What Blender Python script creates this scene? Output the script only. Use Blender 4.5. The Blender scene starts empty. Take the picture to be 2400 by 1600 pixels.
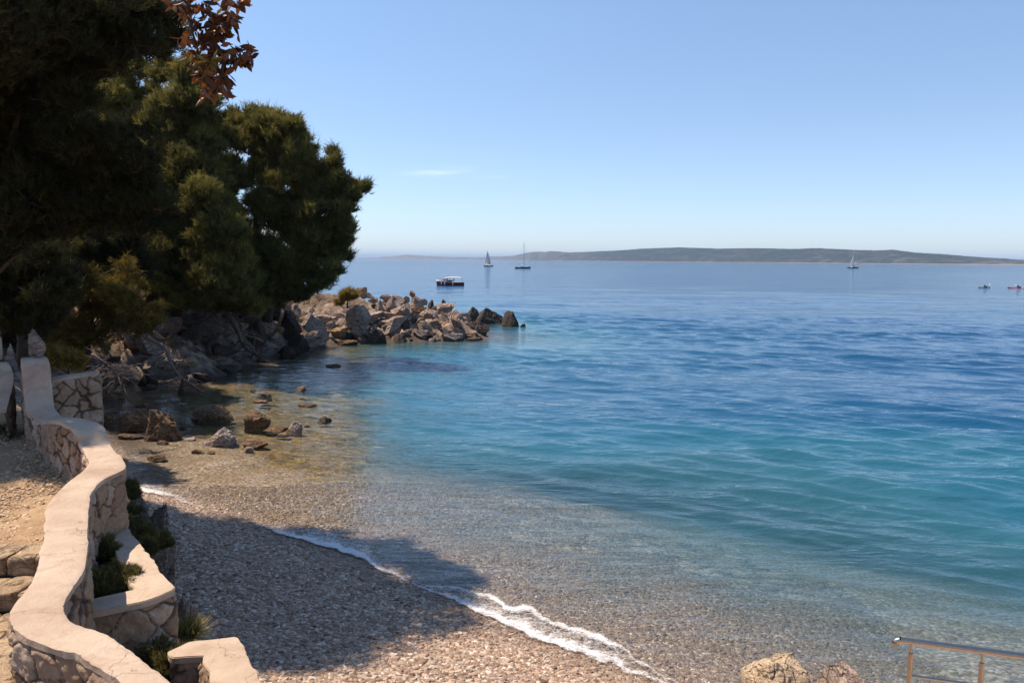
import bpy, bmesh, math, random
import numpy as np
from mathutils import Vector, Matrix

sc = bpy.context.scene
COL = sc.collection
rnd = random.Random(7)
RNG = np.random.default_rng(11)

# ------------------------------------------------------------------ camera
F, CW, CH = 1884.0, 1200.0, 800.0
CAM = np.array([0.0, 0.0, 6.0])
PITCH = math.atan2(800 - 609.5, F)
ROLL = 0.0078
fw = np.array([0, math.cos(PITCH), -math.sin(PITCH)])
up0 = np.array([0, math.sin(PITCH), math.cos(PITCH)])
rt0 = np.array([1.0, 0, 0])
rt = rt0 * math.cos(ROLL) + up0 * math.sin(ROLL)
up = up0 * math.cos(ROLL) - rt0 * math.sin(ROLL)


def ray(px, py):
    return fw + rt * ((px - CW) / F) + up * ((CH - py) / F)


def P(px, py, z=0.0):
    d = ray(px, py)
    t = (z - CAM[2]) / d[2]
    return CAM + d * t


def PD(px, py, D):
    d = ray(px, py)
    return CAM + d * (D / d[1])


cam = bpy.data.cameras.new("camera")
cam_o = bpy.data.objects.new("camera", cam)
COL.objects.link(cam_o)
cam.sensor_width = 36
cam.lens = 36 * F / 2400
cam.clip_start = 0.1
cam.clip_end = 120000
M = Matrix(((rt[0], up[0], -fw[0], 0), (rt[1], up[1], -fw[1], 0), (rt[2], up[2], -fw[2], 6.0), (0, 0, 0, 1)))
cam_o.matrix_world = M
sc.camera = cam_o

# ------------------------------------------------------------------ noise
def _hash(ix, iy, iz, seed):
    h = (ix * 374761393 + iy * 668265263 + iz * 2147483647 + seed * 1274126177) & 0xFFFFFFFF
    h = ((h ^ (h >> 13)) * 1274126177) & 0xFFFFFFFF
    h = ((h ^ (h >> 16)) * 2246822519) & 0xFFFFFFFF
    return ((h ^ (h >> 15)) & 0xFFFFFF) / float(0xFFFFFF)


def vnoise(p, seed=0):
    p = np.asarray(p, dtype=np.float64)
    i = np.floor(p).astype(np.int64)
    f = p - i
    f = f * f * (3 - 2 * f)
    r = 0
    for dx in (0, 1):
        wx = f[:, 0] if dx else 1 - f[:, 0]
        for dy in (0, 1):
            wy = f[:, 1] if dy else 1 - f[:, 1]
            for dz in (0, 1):
                wz = f[:, 2] if dz else 1 - f[:, 2]
                r = r + wx * wy * wz * _hash(i[:, 0] + dx, i[:, 1] + dy, i[:, 2] + dz, seed)
    return r * 2 - 1


def fbm(p, octv=4, seed=0):
    r, a, s = 0, 1.0, 1.0
    for k in range(octv):
        r = r + a * vnoise(np.asarray(p) * s, seed + k * 17)
        a *= .5
        s *= 2.03
    return r


def smooth(a, b, x):
    t = np.clip((np.asarray(x, float) - a) / (b - a), 0, 1)
    return t * t * (3 - 2 * t)


# ------------------------------------------------------------------ object helpers
def tag(o, label=None, cat=None, group=None, kind=None):
    if label: o["label"] = label
    if cat: o["category"] = cat
    if group: o["group"] = group
    if kind: o["kind"] = kind
    return o


def empty(name, loc, label, cat, group=None, rz=0):
    o = bpy.data.objects.new(name, None)
    o.location = loc
    o.rotation_euler = (0, 0, rz)
    o.empty_display_size = .2
    COL.objects.link(o)
    return tag(o, label, cat, group)


def mesh_np(name, v, f, mat, parent=None, smooth_=True, attrs=None, sharp=None):
    """v Nx3, f MxK (K 3 or 4) arrays -> one linked mesh object; world coordinates are made local to the parent."""
    v = np.asarray(v, dtype=np.float32)
    f = np.asarray(f, dtype=np.int32)
    if parent is not None and not parent.get("_local"):
        v = v - np.array(parent.location, dtype=np.float32)
    me = bpy.data.meshes.new(name)
    n, k = f.shape
    me.vertices.add(len(v))
    me.vertices.foreach_set("co", v.ravel())
    me.loops.add(n * k)
    me.loops.foreach_set("vertex_index", f.ravel())
    me.polygons.add(n)
    me.polygons.foreach_set("loop_start", np.arange(0, n * k, k, dtype=np.int32))
    me.update(calc_edges=True)
    me.polygons.foreach_set("use_smooth", np.full(n, smooth_, dtype=bool))
    for an, av in (attrs or {}).items():
        a = me.attributes.new(an, "FLOAT", "POINT")
        a.data.foreach_set("value", np.asarray(av, dtype=np.float32))
    if sharp:
        me.set_sharp_from_angle(angle=sharp)
    if mat: me.materials.append(mat)
    o = bpy.data.objects.new(name, me)
    COL.objects.link(o)
    if parent is not None: o.parent = parent
    return o


class MB:
    """collects polygons for one mesh object"""
    def __init__(self):
        self.v, self.f = [], []

    def add(self, vs, fs):
        n = len(self.v)
        self.v += [tuple(float(c) for c in p) for p in vs]
        self.f += [tuple(i + n for i in q) for q in fs]

    def box(self, c, s, rz=0, ry=0):
        R = Matrix.Rotation(rz, 3, 'Z') @ Matrix.Rotation(ry, 3, 'Y')
        vs = [Vector(c) + R @ Vector((sx * s[0] / 2, sy * s[1] / 2, sz * s[2] / 2)) for sx in (-1, 1) for sy in (-1, 1) for sz in (-1, 1)]
        self.add(vs, [(0, 1, 3, 2), (4, 6, 7, 5), (0, 4, 5, 1), (2, 3, 7, 6), (0, 2, 6, 4), (1, 5, 7, 3)])

    def tube(self, pts, rad, n=6, cap=True):
        pts = [Vector(p) for p in pts]
        if not hasattr(rad, '__len__'): rad = [rad] * len(pts)
        rings = []
        ref = Vector((.31, .17, .93))
        for i, p in enumerate(pts):
            d = (pts[min(i + 1, len(pts) - 1)] - pts[max(i - 1, 0)])
            d = d.normalized() if d.length > 1e-9 else Vector((0, 0, 1))
            if abs(d.dot(ref)) > .95: ref = Vector((1, .1, 0)).normalized()
            a = d.cross(ref).normalized()
            b = d.cross(a)
            ref = -b if False else ref
            rings.append([p + (a * math.cos(2 * math.pi * k / n) + b * math.sin(2 * math.pi * k / n)) * rad[i] for k in range(n)])
        vs = [q for r in rings for q in r]
        fs = [(i * n + k, i * n + (k + 1) % n, (i + 1) * n + (k + 1) % n, (i + 1) * n + k) for i in range(len(rings) - 1) for k in range(n)]
        if cap:
            fs.append(tuple(range(n - 1, -1, -1)))
            fs.append(tuple((len(rings) - 1) * n + k for k in range(n)))
        self.add(vs, fs)

    def grid(self, rows):
        m = len(rows[0])
        vs = [p for r in rows for p in r]
        fs = [(i * m + k, i * m + k + 1, (i + 1) * m + k + 1, (i + 1) * m + k) for i in range(len(rows) - 1) for k in range(m - 1)]
        self.add(vs, fs)

    def build(self, name, mat, parent=None, smooth_=True, sharp=math.radians(40)):
        me = bpy.data.meshes.new(name)
        v = np.array(self.v)
        if parent is not None and not parent.get("_local"):
            v = v - np.array(parent.location)
        me.from_pydata([tuple(p) for p in v], [], self.f)
        bm = bmesh.new(); bm.from_mesh(me)
        bmesh.ops.recalc_face_normals(bm, faces=bm.faces)
        bm.to_mesh(me); bm.free()
        me.polygons.foreach_set("use_smooth", np.full(len(me.polygons), smooth_, dtype=bool))
        if smooth_ and sharp: me.set_sharp_from_angle(angle=sharp)
        me.materials.append(mat)
        o = bpy.data.objects.new(name, me)
        COL.objects.link(o)
        if parent is not None: o.parent = parent
        return o


# ------------------------------------------------------------------ node helpers
class NT:
    def __init__(self, name):
        self.m = bpy.data.materials.new(name)
        self.m.use_nodes = True
        self.t = self.m.node_tree
        self.t.nodes.clear()
        self.out = self.t.nodes.new("ShaderNodeOutputMaterial")

    def n(self, typ, ins=None, **kw):
        return node(self.t, typ, ins, **kw)

    def surf(self, s): self.t.links.new(s, self.out.inputs["Surface"])


def node(t, typ, ins=None, **kw):
    nd = t.nodes.new("ShaderNode" + typ)
    for k, v in kw.items(): setattr(nd, k, v)
    for k, v in (ins or {}).items():
        s = nd.inputs[k]
        if isinstance(v, bpy.types.NodeSocket): t.links.new(v, s)
        else: s.default_value = v
    return nd


def ramp(N, fac, stops, interp='LINEAR'):
    r = N.n("ValToRGB", {"Fac": fac})
    r.color_ramp.interpolation = interp
    e = r.color_ramp.elements
    while len(e) < len(stops): e.new(.5)
    for k, (p, c) in enumerate(stops):
        e[k].position = p
        e[k].color = (c[0], c[1], c[2], 1) if hasattr(c, '__len__') else (c, c, c, 1)
    return r.outputs["Color"]


def noise(N, vec, scale, detail=4, rough=.55, dist=0):
    return N.n("TexNoise", {"Vector": vec, "Scale": scale, "Detail": detail, "Roughness": rough, "Distortion": dist}).outputs["Fac"]


def mixc(N, fac, a, b, blend='MIX'):
    m = N.n("Mix", {}, data_type='RGBA', blend_type=blend)
    for idx, v in ((0, fac), (6, a), (7, b)):
        s = m.inputs[idx]
        if isinstance(v, bpy.types.NodeSocket): N.t.links.new(v, s)
        elif idx == 0: s.default_value = v
        else: s.default_value = (v[0], v[1], v[2], 1)
    return m.outputs[2]


def math_(N, op, a, b=0.0, clamp=False):
    m = N.n("Math", {0: a, 1: b}, operation=op)
    m.use_clamp = clamp
    return m.outputs[0]


def simple(name, col, rough=.5, metal=0.0, var=.15, bump=.0, scale=8, spec=.5):
    N = NT(name)
    g = N.n("TexCoord").outputs["Object"]
    f = noise(N, g, scale, 5)
    lo = [c * (1 - var) for c in col]
    hi = [min(1, c * (1 + var)) for c in col]
    c = ramp(N, f, [(.3, lo), (.7, hi)])
    ins = {"Base Color": c, "Roughness": rough, "Metallic": metal, "Specular IOR Level": spec}
    if bump:
        ins["Normal"] = N.n("Bump", {"Height": noise(N, g, scale * 5, 5), "Distance": bump, "Strength": .8}).outputs[0]
    N.surf(N.n("BsdfPrincipled", ins).outputs[0])
    return N.m


# ------------------------------------------------------------------ materials
def rock_material(name, pale, mid, dark, wet=True, lichen=0.0):
    N = NT(name)
    tc = N.n("TexCoord").outputs["Object"]
    geo = N.n("NewGeometry").outputs["Position"]
    oi = N.n("ObjectInfo")
    off = N.n("VectorMath", {0: geo, 1: oi.outputs["Random"]}, operation='ADD').outputs[0]
    n1 = noise(N, off, 1.3, 8, .65, .4)
    n2 = noise(N, off, 7, 6, .7, .6)
    c = ramp(N, n1, [(.3, dark), (.48, mid), (.68, pale)])
    c = mixc(N, .55, c, ramp(N, n2, [(.35, [x * .45 for x in mid]), (.5, mid), (.65, [min(1, x * 1.15) for x in pale])]))
    # strata / cracks
    mp = N.n("Mapping", {"Vector": off, "Rotation": (.5, .35, .2), "Scale": (1, 1, 5)}).outputs[0]
    st = noise(N, mp, 1.6, 6, .7, .8)
    vor = N.n("TexVoronoi", {"Vector": N.n("VectorMath", {0: mp, 1: N.n("TexNoise", {"Vector": off, "Scale": 3.}).outputs["Color"]}, operation='ADD').outputs[0], "Scale": 1.5}, feature='DISTANCE_TO_EDGE').outputs["Distance"]
    crack = ramp(N, vor, [(.0, 0.0), (.06, 1.0)])
    c = mixc(N, math_(N, 'MULTIPLY', math_(N, 'SUBTRACT', 1.0, crack), .45), c, [x * .5 for x in dark])
    if lichen:
        ln = noise(N, off, 2.2, 5, .6)
        c = mixc(N, math_(N, 'MULTIPLY', ramp(N, ln, [(.54, 0.0), (.62, 1.0)]), lichen), c, (.30, .17, .05))
    if wet:
        z = N.n("SeparateXYZ", {0: geo}).outputs[2]
        zz = math_(N, 'ADD', z, math_(N, 'MULTIPLY', math_(N, 'SUBTRACT', n1, .5), 1.1))
        w = ramp(N, math_(N, 'MULTIPLY', zz, .8), [(.12, 1.0), (.55, 0.0)])
        c = mixc(N, math_(N, 'MULTIPLY', w, .78), c, (.05, .037, .026))
    h = math_(N, 'ADD', math_(N, 'MULTIPLY', st, .9), math_(N, 'ADD', math_(N, 'MULTIPLY', n2, .5), math_(N, 'MULTIPLY', crack, .25)))
    b = N.n("Bump", {"Height": h, "Distance": .22, "Strength": .9}).outputs[0]
    b2 = N.n("Bump", {"Height": noise(N, off, 24, 4, .7), "Distance": .03, "Strength": .8, "Normal": b}).outputs[0]
    N.surf(N.n("BsdfPrincipled", {"Base Color": c, "Roughness": .85, "Specular IOR Level": .25, "Normal": b2}).outputs[0])
    return N.m


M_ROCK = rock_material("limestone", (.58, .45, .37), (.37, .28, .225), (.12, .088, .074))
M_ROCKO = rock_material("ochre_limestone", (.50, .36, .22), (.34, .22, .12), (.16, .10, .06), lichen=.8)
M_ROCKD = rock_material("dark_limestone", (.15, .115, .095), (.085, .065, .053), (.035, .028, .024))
M_ROCKB = rock_material("brown_limestone", (.33, .22, .13), (.20, .125, .07), (.085, .055, .03), wet=False)
M_ROCKW = rock_material("weathered_limestone", (.56, .48, .42), (.36, .29, .25), (.17, .12, .10), wet=False)


def m_needles(name, a, b, trans=.35):
    N = NT(name)
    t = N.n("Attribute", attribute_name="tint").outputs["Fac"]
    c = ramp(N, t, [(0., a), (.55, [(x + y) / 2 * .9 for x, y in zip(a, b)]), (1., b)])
    d = N.n("BsdfDiffuse", {"Color": c}).outputs[0]
    tr = N.n("BsdfTranslucent", {"Color": c}).outputs[0]
    mx = N.n("MixShader", {0: trans, 1: d, 2: tr}).outputs[0]
    gl = N.n("BsdfGlossy", {"Color": (.35, .35, .35, 1), "Roughness": .5}).outputs[0]
    N.surf(N.n("MixShader", {0: .03, 1: mx, 2: gl}).outputs[0])
    return N.m


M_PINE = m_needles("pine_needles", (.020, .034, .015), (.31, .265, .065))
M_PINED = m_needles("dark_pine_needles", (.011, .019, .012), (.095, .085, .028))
M_GOLD = m_needles("olive_foliage", (.040, .036, .010), (.33, .235, .05))
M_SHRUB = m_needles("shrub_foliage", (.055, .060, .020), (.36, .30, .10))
M_BARK = simple("bark", (.055, .038, .027), .9, var=.5, bump=.03, scale=5)
M_DEAD = simple("dead_wood", (.135, .105, .088), .85, var=.35, bump=.01, scale=9)


def m_leaf(name, a, b):
    N = NT(name)
    t = N.n("Attribute", attribute_name="tint").outputs["Fac"]
    g = noise(N, N.n("NewGeometry").outputs["Position"], 22, 3)
    c = mixc(N, math_(N, 'MULTIPLY', g, .4), ramp(N, t, [(0., a), (1., b)]), [x * .35 for x in a])
    d = N.n("BsdfPrincipled", {"Base Color": c, "Roughness": .45, "Specular IOR Level": .35}).outputs[0]
    tr = N.n("BsdfTranslucent", {"Color": c}).outputs[0]
    N.surf(N.n("MixShader", {0: .3, 1: d, 2: tr}).outputs[0])
    return N.m


M_LEAFR = m_leaf("russet_leaf", (.045, .016, .010), (.27, .105, .03))
M_LEAFY = m_leaf("yellow_leaf", (.16, .105, .02), (.26, .19, .03))


def m_concrete():
    N = NT("cap_concrete")
    p = N.n("NewGeometry").outputs["Position"]
    c = ramp(N, noise(N, p, 1.6, 6, .6), [(.3, (.38, .28, .205)), (.55, (.475, .375, .285)), (.75, (.53, .435, .34))])
    c = mixc(N, ramp(N, noise(N, p, 3.6, 7, .7, .7), [(.50, 0.0), (.68, .65)]), c, (.33, .22, .16))
    c = mixc(N, ramp(N, noise(N, p, 38, 4, .7), [(.6, 0.0), (.78, .35)]), c, (.25, .17, .13))
    c = mixc(N, ramp(N, noise(N, p, 11, 5, .75, .5), [(.64, 0.0), (.72, .5)]), c, (.62, .53, .44))
    vz = N.n("TexVoronoi", {"Vector": N.n("VectorMath", {0: p, 1: N.n("TexNoise", {"Vector": p, "Scale": 2.5, "Detail": 5.0}).outputs["Color"]}, operation='ADD').outputs[0], "Scale": .8}, feature='DISTANCE_TO_EDGE').outputs["Distance"]
    crk = ramp(N, vz, [(0., 1.0), (.0035, 0.0)])
    c = mixc(N, math_(N, 'MULTIPLY', crk, .4), c, (.12, .08, .06))
    h = math_(N, 'ADD', noise(N, p, 9, 6, .7), math_(N, 'MULTIPLY', noise(N, p, 60, 4, .7), .3))
    h = math_(N, 'SUBTRACT', h, math_(N, 'MULTIPLY', crk, .3))
    b = N.n("Bump", {"Height": h, "Distance": .03, "Strength": .7}).outputs[0]
    N.surf(N.n("BsdfPrincipled", {"Base Color": c, "Roughness": .88, "Specular IOR Level": .2, "Normal": b}).outputs[0])
    return N.m


M_CONC = m_concrete()


def m_masonry():
    N = NT("rubble_masonry")
    p = N.n("NewGeometry").outputs["Position"]
    t = N.n("Attribute", attribute_name="tint").outputs["Fac"]
    j = N.n("Attribute", attribute_name="joint").outputs["Fac"]
    c = ramp(N, t, [(0., (.27, .175, .105)), (.35, (.45, .325, .225)), (.7, (.36, .27, .21)), (1., (.56, .45, .35))])
    c = mixc(N, ramp(N, noise(N, p, 6, 7, .7, .6), [(.35, .6), (.6, 0.0)]), c, (.22, .135, .075))
    c = mixc(N, ramp(N, noise(N, p, 17, 6, .7), [(.55, 0.0), (.75, .5)]), c, (.55, .46, .38))
    c = mixc(N, math_(N, 'MULTIPLY', j, .9), c, (.085, .060, .046))
    h = math_(N, 'ADD', noise(N, p, 14, 7, .7, .3), math_(N, 'MULTIPLY', noise(N, p, 70, 4, .7), .25))
    b = N.n("Bump", {"Height": h, "Distance": .045, "Strength": .85}).outputs[0]
    N.surf(N.n("BsdfPrincipled", {"Base Color": c, "Roughness": .9, "Specular IOR Level": .2, "Normal": b}).outputs[0])
    return N.m


M_MASON = m_masonry()
M_SAND = rock_material("sandy_boulder_stone", (.74, .60, .43), (.60, .46, .31), (.34, .24, .15), wet=False)
M_STEP = rock_material("step_stone", (.60, .46, .31), (.46, .33, .21), (.28, .18, .10), wet=False)


def m_ground():
    N = NT("shore_ground")
    p = N.n("NewGeometry").outputs["Position"]
    earth_shade = N.n("Attribute", attribute_name="earth_shade").outputs["Fac"]
    rockf = N.n("Attribute", attribute_name="rocky").outputs["Fac"]
    z = N.n("SeparateXYZ", {0: p}).outputs[2]
    vor = N.n("TexVoronoi", {"Vector": N.n("Mapping", {"Vector": p, "Scale": (1, 1.25, 1), "Rotation": (0, 0, .6)}).outputs[0], "Scale": 13.0, "Randomness": 1.0})
    peb = ramp(N, N.n("SeparateColor", {0: vor.outputs["Color"]}).outputs[0], [(0., (.17, .12, .085)), (.4, (.33, .25, .19)), (.8, (.46, .375, .30)), (1., (.62, .53, .45))])
    gap = ramp(N, vor.outputs["Distance"], [(.35, 0.0), (.75, 1.0)])
    peb = mixc(N, math_(N, 'MULTIPLY', gap, .32), peb, (.09, .06, .045))
    big = noise(N, p, .55, 5, .6, .5)
    peb = mixc(N, ramp(N, big, [(.42, 0.0), (.62, .45)]), peb, (.28, .19, .11))
    # olive weed on the shallow floor of the rocky corner
    x_, y_, _z = N.n("SeparateXYZ", {0: p}).outputs
    weedz = ramp(N, math_(N, 'MULTIPLY', math_(N, 'ADD', y_, math_(N, 'MULTIPLY', x_, -.55)), .02), [(.45, 0.0), (.52, 1.0)])
    wn = ramp(N, noise(N, p, .8, 6, .65, 1.0), [(.34, .6), (.56, 1.0)])
    und = ramp(N, math_(N, 'ADD', math_(N, 'MULTIPLY', z, 1.2), 1.0), [(.86, 1.0), (.985, 0.0)])
    weedf = math_(N, 'MULTIPLY', math_(N, 'MULTIPLY', weedz, wn), und)
    wcol = ramp(N, noise(N, p, 3.1, 6, .7, .8), [(.36, (.018, .011, .004)), (.5, (.115, .072, .012)), (.66, (.36, .235, .045))])
    peb = mixc(N, math_(N, 'MULTIPLY', weedf, .9), peb, wcol)
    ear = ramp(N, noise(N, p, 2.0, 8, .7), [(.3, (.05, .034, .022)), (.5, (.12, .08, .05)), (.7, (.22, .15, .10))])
    roc = ramp(N, noise(N, p, 1.4, 9, .7, .6), [(.34, (.055, .040, .032)), (.5, (.22, .165, .13)), (.68, (.48, .375, .30))])
    wz = ramp(N, math_(N, 'ADD', z, math_(N, 'MULTIPLY', noise(N, p, .9, 5), .5)), [(.35, 1.0), (.85, 0.0)])
    roc = mixc(N, math_(N, 'MULTIPLY', wz, .8), roc, (.05, .037, .025))
    c = mixc(N, rockf, peb, roc)
    c = mixc(N, earth_shade, c, ear)
    h = math_(N, 'ADD', math_(N, 'MULTIPLY', math_(N, 'SUBTRACT', 1.0, vor.outputs["Distance"]), .05), math_(N, 'MULTIPLY', noise(N, p, 1.4, 9, .7, .6), .15))
    b = N.n("Bump", {"Height": h, "Distance": 1.0, "Strength": .8}).outputs[0]
    N.surf(N.n("BsdfPrincipled", {"Base Color": c, "Roughness": .85, "Specular IOR Level": .25, "Normal": b}).outputs[0])
    return N.m


def m_pebble(name, stops):
    N = NT(name)
    r = N.n("ObjectInfo").outputs["Random"]
    p = N.n("NewGeometry").outputs["Position"]
    z = N.n("SeparateXYZ", {0: p}).outputs[2]
    c = ramp(N, r, stops)
    c = mixc(N, ramp(N, noise(N, p, 40, 4, .6), [(.4, .35), (.6, 0.0)]), c, (.22, .15, .10))
    wet = ramp(N, math_(N, 'ADD', z, math_(N, 'MULTIPLY', noise(N, p, 1.2, 3), .12)), [(.06, 1.0), (.2, 0.0)])
    c = mixc(N, math_(N, 'MULTIPLY', wet, .74), c, (.13, .085, .055))
    ro = math_(N, 'SUBTRACT', .8, math_(N, 'MULTIPLY', wet, .45))
    N.surf(N.n("BsdfPrincipled", {"Base Color": c, "Roughness": ro, "Specular IOR Level": .35}).outputs[0])
    return N.m


PEBS = [(0., (.08, .045, .033)), (.18, (.31, .20, .135)), (.42, (.24, .165, .13)), (.56, (.48, .34, .23)), (.76, (.44, .345, .275)), (.9, (.60, .49, .385)), (1., (.72, .63, .54))]
M_PEB = m_pebble("pebble", PEBS)
M_GRAV = m_pebble("gravel_stone", [(0., (.24, .155, .085)), (.5, (.47, .33, .20)), (1., (.64, .5, .35))])


def m_sea():
    N = NT("sea_water")
    p = N.n("NewGeometry").outputs["Position"]
    dep = N.n("Attribute", attribute_name="depth").outputs["Fac"]
    opac = N.n("Attribute", attribute_name="opac").outputs["Fac"]
    # body colour of the water by depth, with drifting sand / weed patches
    body = ramp(N, math_(N, 'MULTIPLY', dep, 1 / 12.0), [(0., (.034, .130, .168)), (.10, (.017, .104, .168)), (.28, (.010, .075, .156)), (.6, (.008, .063, .152)), (1., (.007, .056, .152))])
    # ripples: geometry carries the waves, bump the small stuff
    mp = N.n("Mapping", {"Vector": p, "Rotation": (0, 0, math.radians(28)), "Scale": (.5, 1.25, 1)}).outputs[0]
    h1 = noise(N, mp, 1.1, 3, .55, .3)
    h2 = noise(N, mp, 4.2, 3, .6, .3)
    mp3 = N.n("Mapping", {"Vector": p, "Rotation": (0, 0, math.radians(12)), "Scale": (.035, .13, 1)}).outputs[0]
    gust = ramp(N, noise(N, mp3, 1.0, 4, .6, .4), [(.32, .32), (.68, 1.4)])
    h = math_(N, 'ADD', math_(N, 'MULTIPLY', h1, .18), math_(N, 'MULTIPLY', h2, .036))
    h = math_(N, 'MULTIPLY', h, gust)
    calm = ramp(N, dep, [(.0, .62), (.35, 1.0)])
    h = math_(N, 'MULTIPLY', h, calm)
    b = N.n("Bump", {"Height": h, "Distance": 1.0, "Strength": .9}).outputs[0]
    dif = N.n("BsdfDiffuse", {"Color": body, "Normal": b}).outputs[0]
    tcol = ramp(N, math_(N, 'MULTIPLY', dep, .25), [(0., (.97, .99, .99)), (.08, (.74, .89, .92)), (.3, (.42, .74, .80)), (1., (.2, .55, .66))])
    tra = N.n("BsdfTransparent", {"Color": tcol}).outputs[0]
    under = N.n("MixShader", {0: opac, 1: tra, 2: dif}).outputs[0]
    fr = N.n("Fresnel", {"IOR": 1.333, "Normal": b}).outputs[0]
    gl = N.n("BsdfGlossy", {"Color": (1, 1, 1, 1), "Roughness": .06, "Normal": b}).outputs[0]
    fg_ = N.n("Fresnel", {"IOR": 1.333}).outputs[0]
    fr = math_(N, 'ADD', math_(N, 'MULTIPLY', fr, .6), math_(N, 'MULTIPLY', fg_, .4))
    fr = math_(N, 'MINIMUM', math_(N, 'MULTIPLY', fr, .92), .55)
    N.surf(N.n("MixShader", {0: fr, 1: under, 2: gl}).outputs[0])
    return N.m


def m_foam():
    N = NT("foam")
    p = N.n("NewGeometry").outputs["Position"]
    d = N.n("Attribute", attribute_name="dens").outputs["Fac"]
    mp = N.n("Mapping", {"Vector": p, "Rotation": (0, 0, .68), "Scale": (1, 1.6, 1)}).outputs[0]
    n1 = math_(N, 'ADD', math_(N, 'MULTIPLY', noise(N, mp, 3.2, 4, .65, 1.2), .5), math_(N, 'MULTIPLY', noise(N, mp, 19, 4, .7, .6), .5))
    vor = N.n("TexVoronoi", {"Vector": N.n("VectorMath", {0: mp, 1: N.n("TexNoise", {"Vector": p, "Scale": 4.0}).outputs["Color"]}, operation='ADD').outputs[0], "Scale": 8.0}, feature='DISTANCE_TO_EDGE').outputs["Distance"]
    lace = ramp(N, vor, [(0., 1.0), (.20, 0.0)])
    a = math_(N, 'ADD', math_(N, 'MULTIPLY', math_(N, 'SUBTRACT', n1, .5), 3.6), math_(N, 'MULTIPLY', lace, .35))
    a = math_(N, 'ADD', a, math_(N, 'SUBTRACT', math_(N, 'MULTIPLY', d, 1.0), .62))
    m = ramp(N, a, [(.0, 0.0), (1.0, 1.0)])
    m = math_(N, 'MULTIPLY', m, ramp(N, d, [(.02, 0.0), (.2, 1.0)]))
    df = N.n("BsdfDiffuse", {"Color": (.86, .87, .88, 1), "Normal": N.n("Bump", {"Height": n1, "Distance": .06}).outputs[0]}).outputs[0]
    N.surf(N.n("MixShader", {0: math_(N, 'MULTIPLY', m, .92), 1: N.n("BsdfTransparent").outputs[0], 2: df}).outputs[0])
    return N.m


def m_hills():
    N = NT("island_scrub")
    p = N.n("NewGeometry").outputs["Position"]
    z = N.n("SeparateXYZ", {0: p}).outputs[2]
    bare = N.n("Attribute", attribute_name="bare").outputs["Fac"]
    n1 = noise(N, p, .012, 8, .7)
    n2 = noise(N, p, .05, 6, .7)
    c = ramp(N, n2, [(.35, (.018, .026, .020)), (.55, (.040, .046, .034)), (.7, (.075, .072, .055))])
    roc = ramp(N, n2, [(.3, (.10, .10, .09)), (.6, (.23, .21, .20))])
    f = math_(N, 'ADD', math_(N, 'MULTIPLY', math_(N, 'SUBTRACT', n1, .5), 2.2), bare, True)
    c = mixc(N, f, c, roc)
    sh = ramp(N, math_(N, 'MULTIPLY', math_(N, 'ADD', z, math_(N, 'MULTIPLY', n2, -9.0)), .1), [(0., .5), (.08, 0.0)])
    c = mixc(N, sh, c, (.36, .29, .25))
    N.surf(N.n("BsdfDiffuse", {"Color": c}).outputs[0])
    return N.m


M_WHITE = simple("white_gelcoat", (.78, .78, .76), .35, var=.04)
def m_sail(name, c):
    N = NT(name)
    d = N.n("BsdfDiffuse", {"Color": (*c, 1)}).outputs[0]
    t = N.n("BsdfTranslucent", {"Color": (*c, 1)}).outputs[0]
    N.surf(N.n("MixShader", {0: .45, 1: d, 2: t}).outputs[0])
    return N.m


M_SAIL = m_sail("sailcloth", (.82, .81, .78))
M_SAILG = m_sail("grey_sailcloth", (.40, .42, .45))
M_NAVY = simple("navy_hull", (.05, .065, .10), .35, var=.15)
M_GLASSD = simple("dark_window", (.03, .04, .05), .15, var=.1)
M_ALU = simple("mast_metal", (.30, .31, .33), .4, .6, var=.1)
M_RED = simple("varnished_red_wood", (.17, .028, .016), .3, var=.25, scale=3)
M_BLACK = simple("black_paint", (.02, .02, .025), .4, var=.2)
M_SKIN = simple("skin", (.42, .23, .15), .6, var=.08)
M_SHIRT = simple("dark_clothing", (.03, .03, .04), .8, var=.2)
M_KAYR = simple("red_plastic", (.45, .05, .035), .4, var=.1)
M_KAYG = simple("green_plastic", (.10, .11, .05), .4, var=.1)
M_STEEL = simple("stainless_steel", (.50, .41, .33), .22, 1.0, var=.08, scale=20)
M_SOIL = simple("soil", (.07, .045, .03), .95, var=.4, bump=.03, scale=14)

# ------------------------------------------------------------------ sun, sky
EL, AZX, AZY = math.radians(59), -.94, .34
sd = Vector((AZX, AZY, 0)).normalized() * math.cos(EL) + Vector((0, 0, math.sin(EL)))
sun = bpy.data.lights.new("sun", 'SUN')
sun.energy = 5.0
sun.angle = math.radians(.53)
sun.color = (1.0, .83, .66)
so = bpy.data.objects.new("sun", sun)
so.rotation_euler = sd.to_track_quat('Z', 'Y').to_euler()
so.location = (-30, 10, 60)
COL.objects.link(so)

w = bpy.data.worlds.new("World")
sc.world = w
w.use_nodes = True
wt = w.node_tree
wt.nodes.clear()
sky = node(wt, "TexSky", sky_type='NISHITA')
sky.sun_disc = False
sky.sun_elevation = EL
sky.sun_rotation = math.atan2(AZX, AZY)
sky.air_density = 1.0
sky.dust_density = .1
sky.ozone_density = 1.6
sky.altitude = 0
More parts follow.
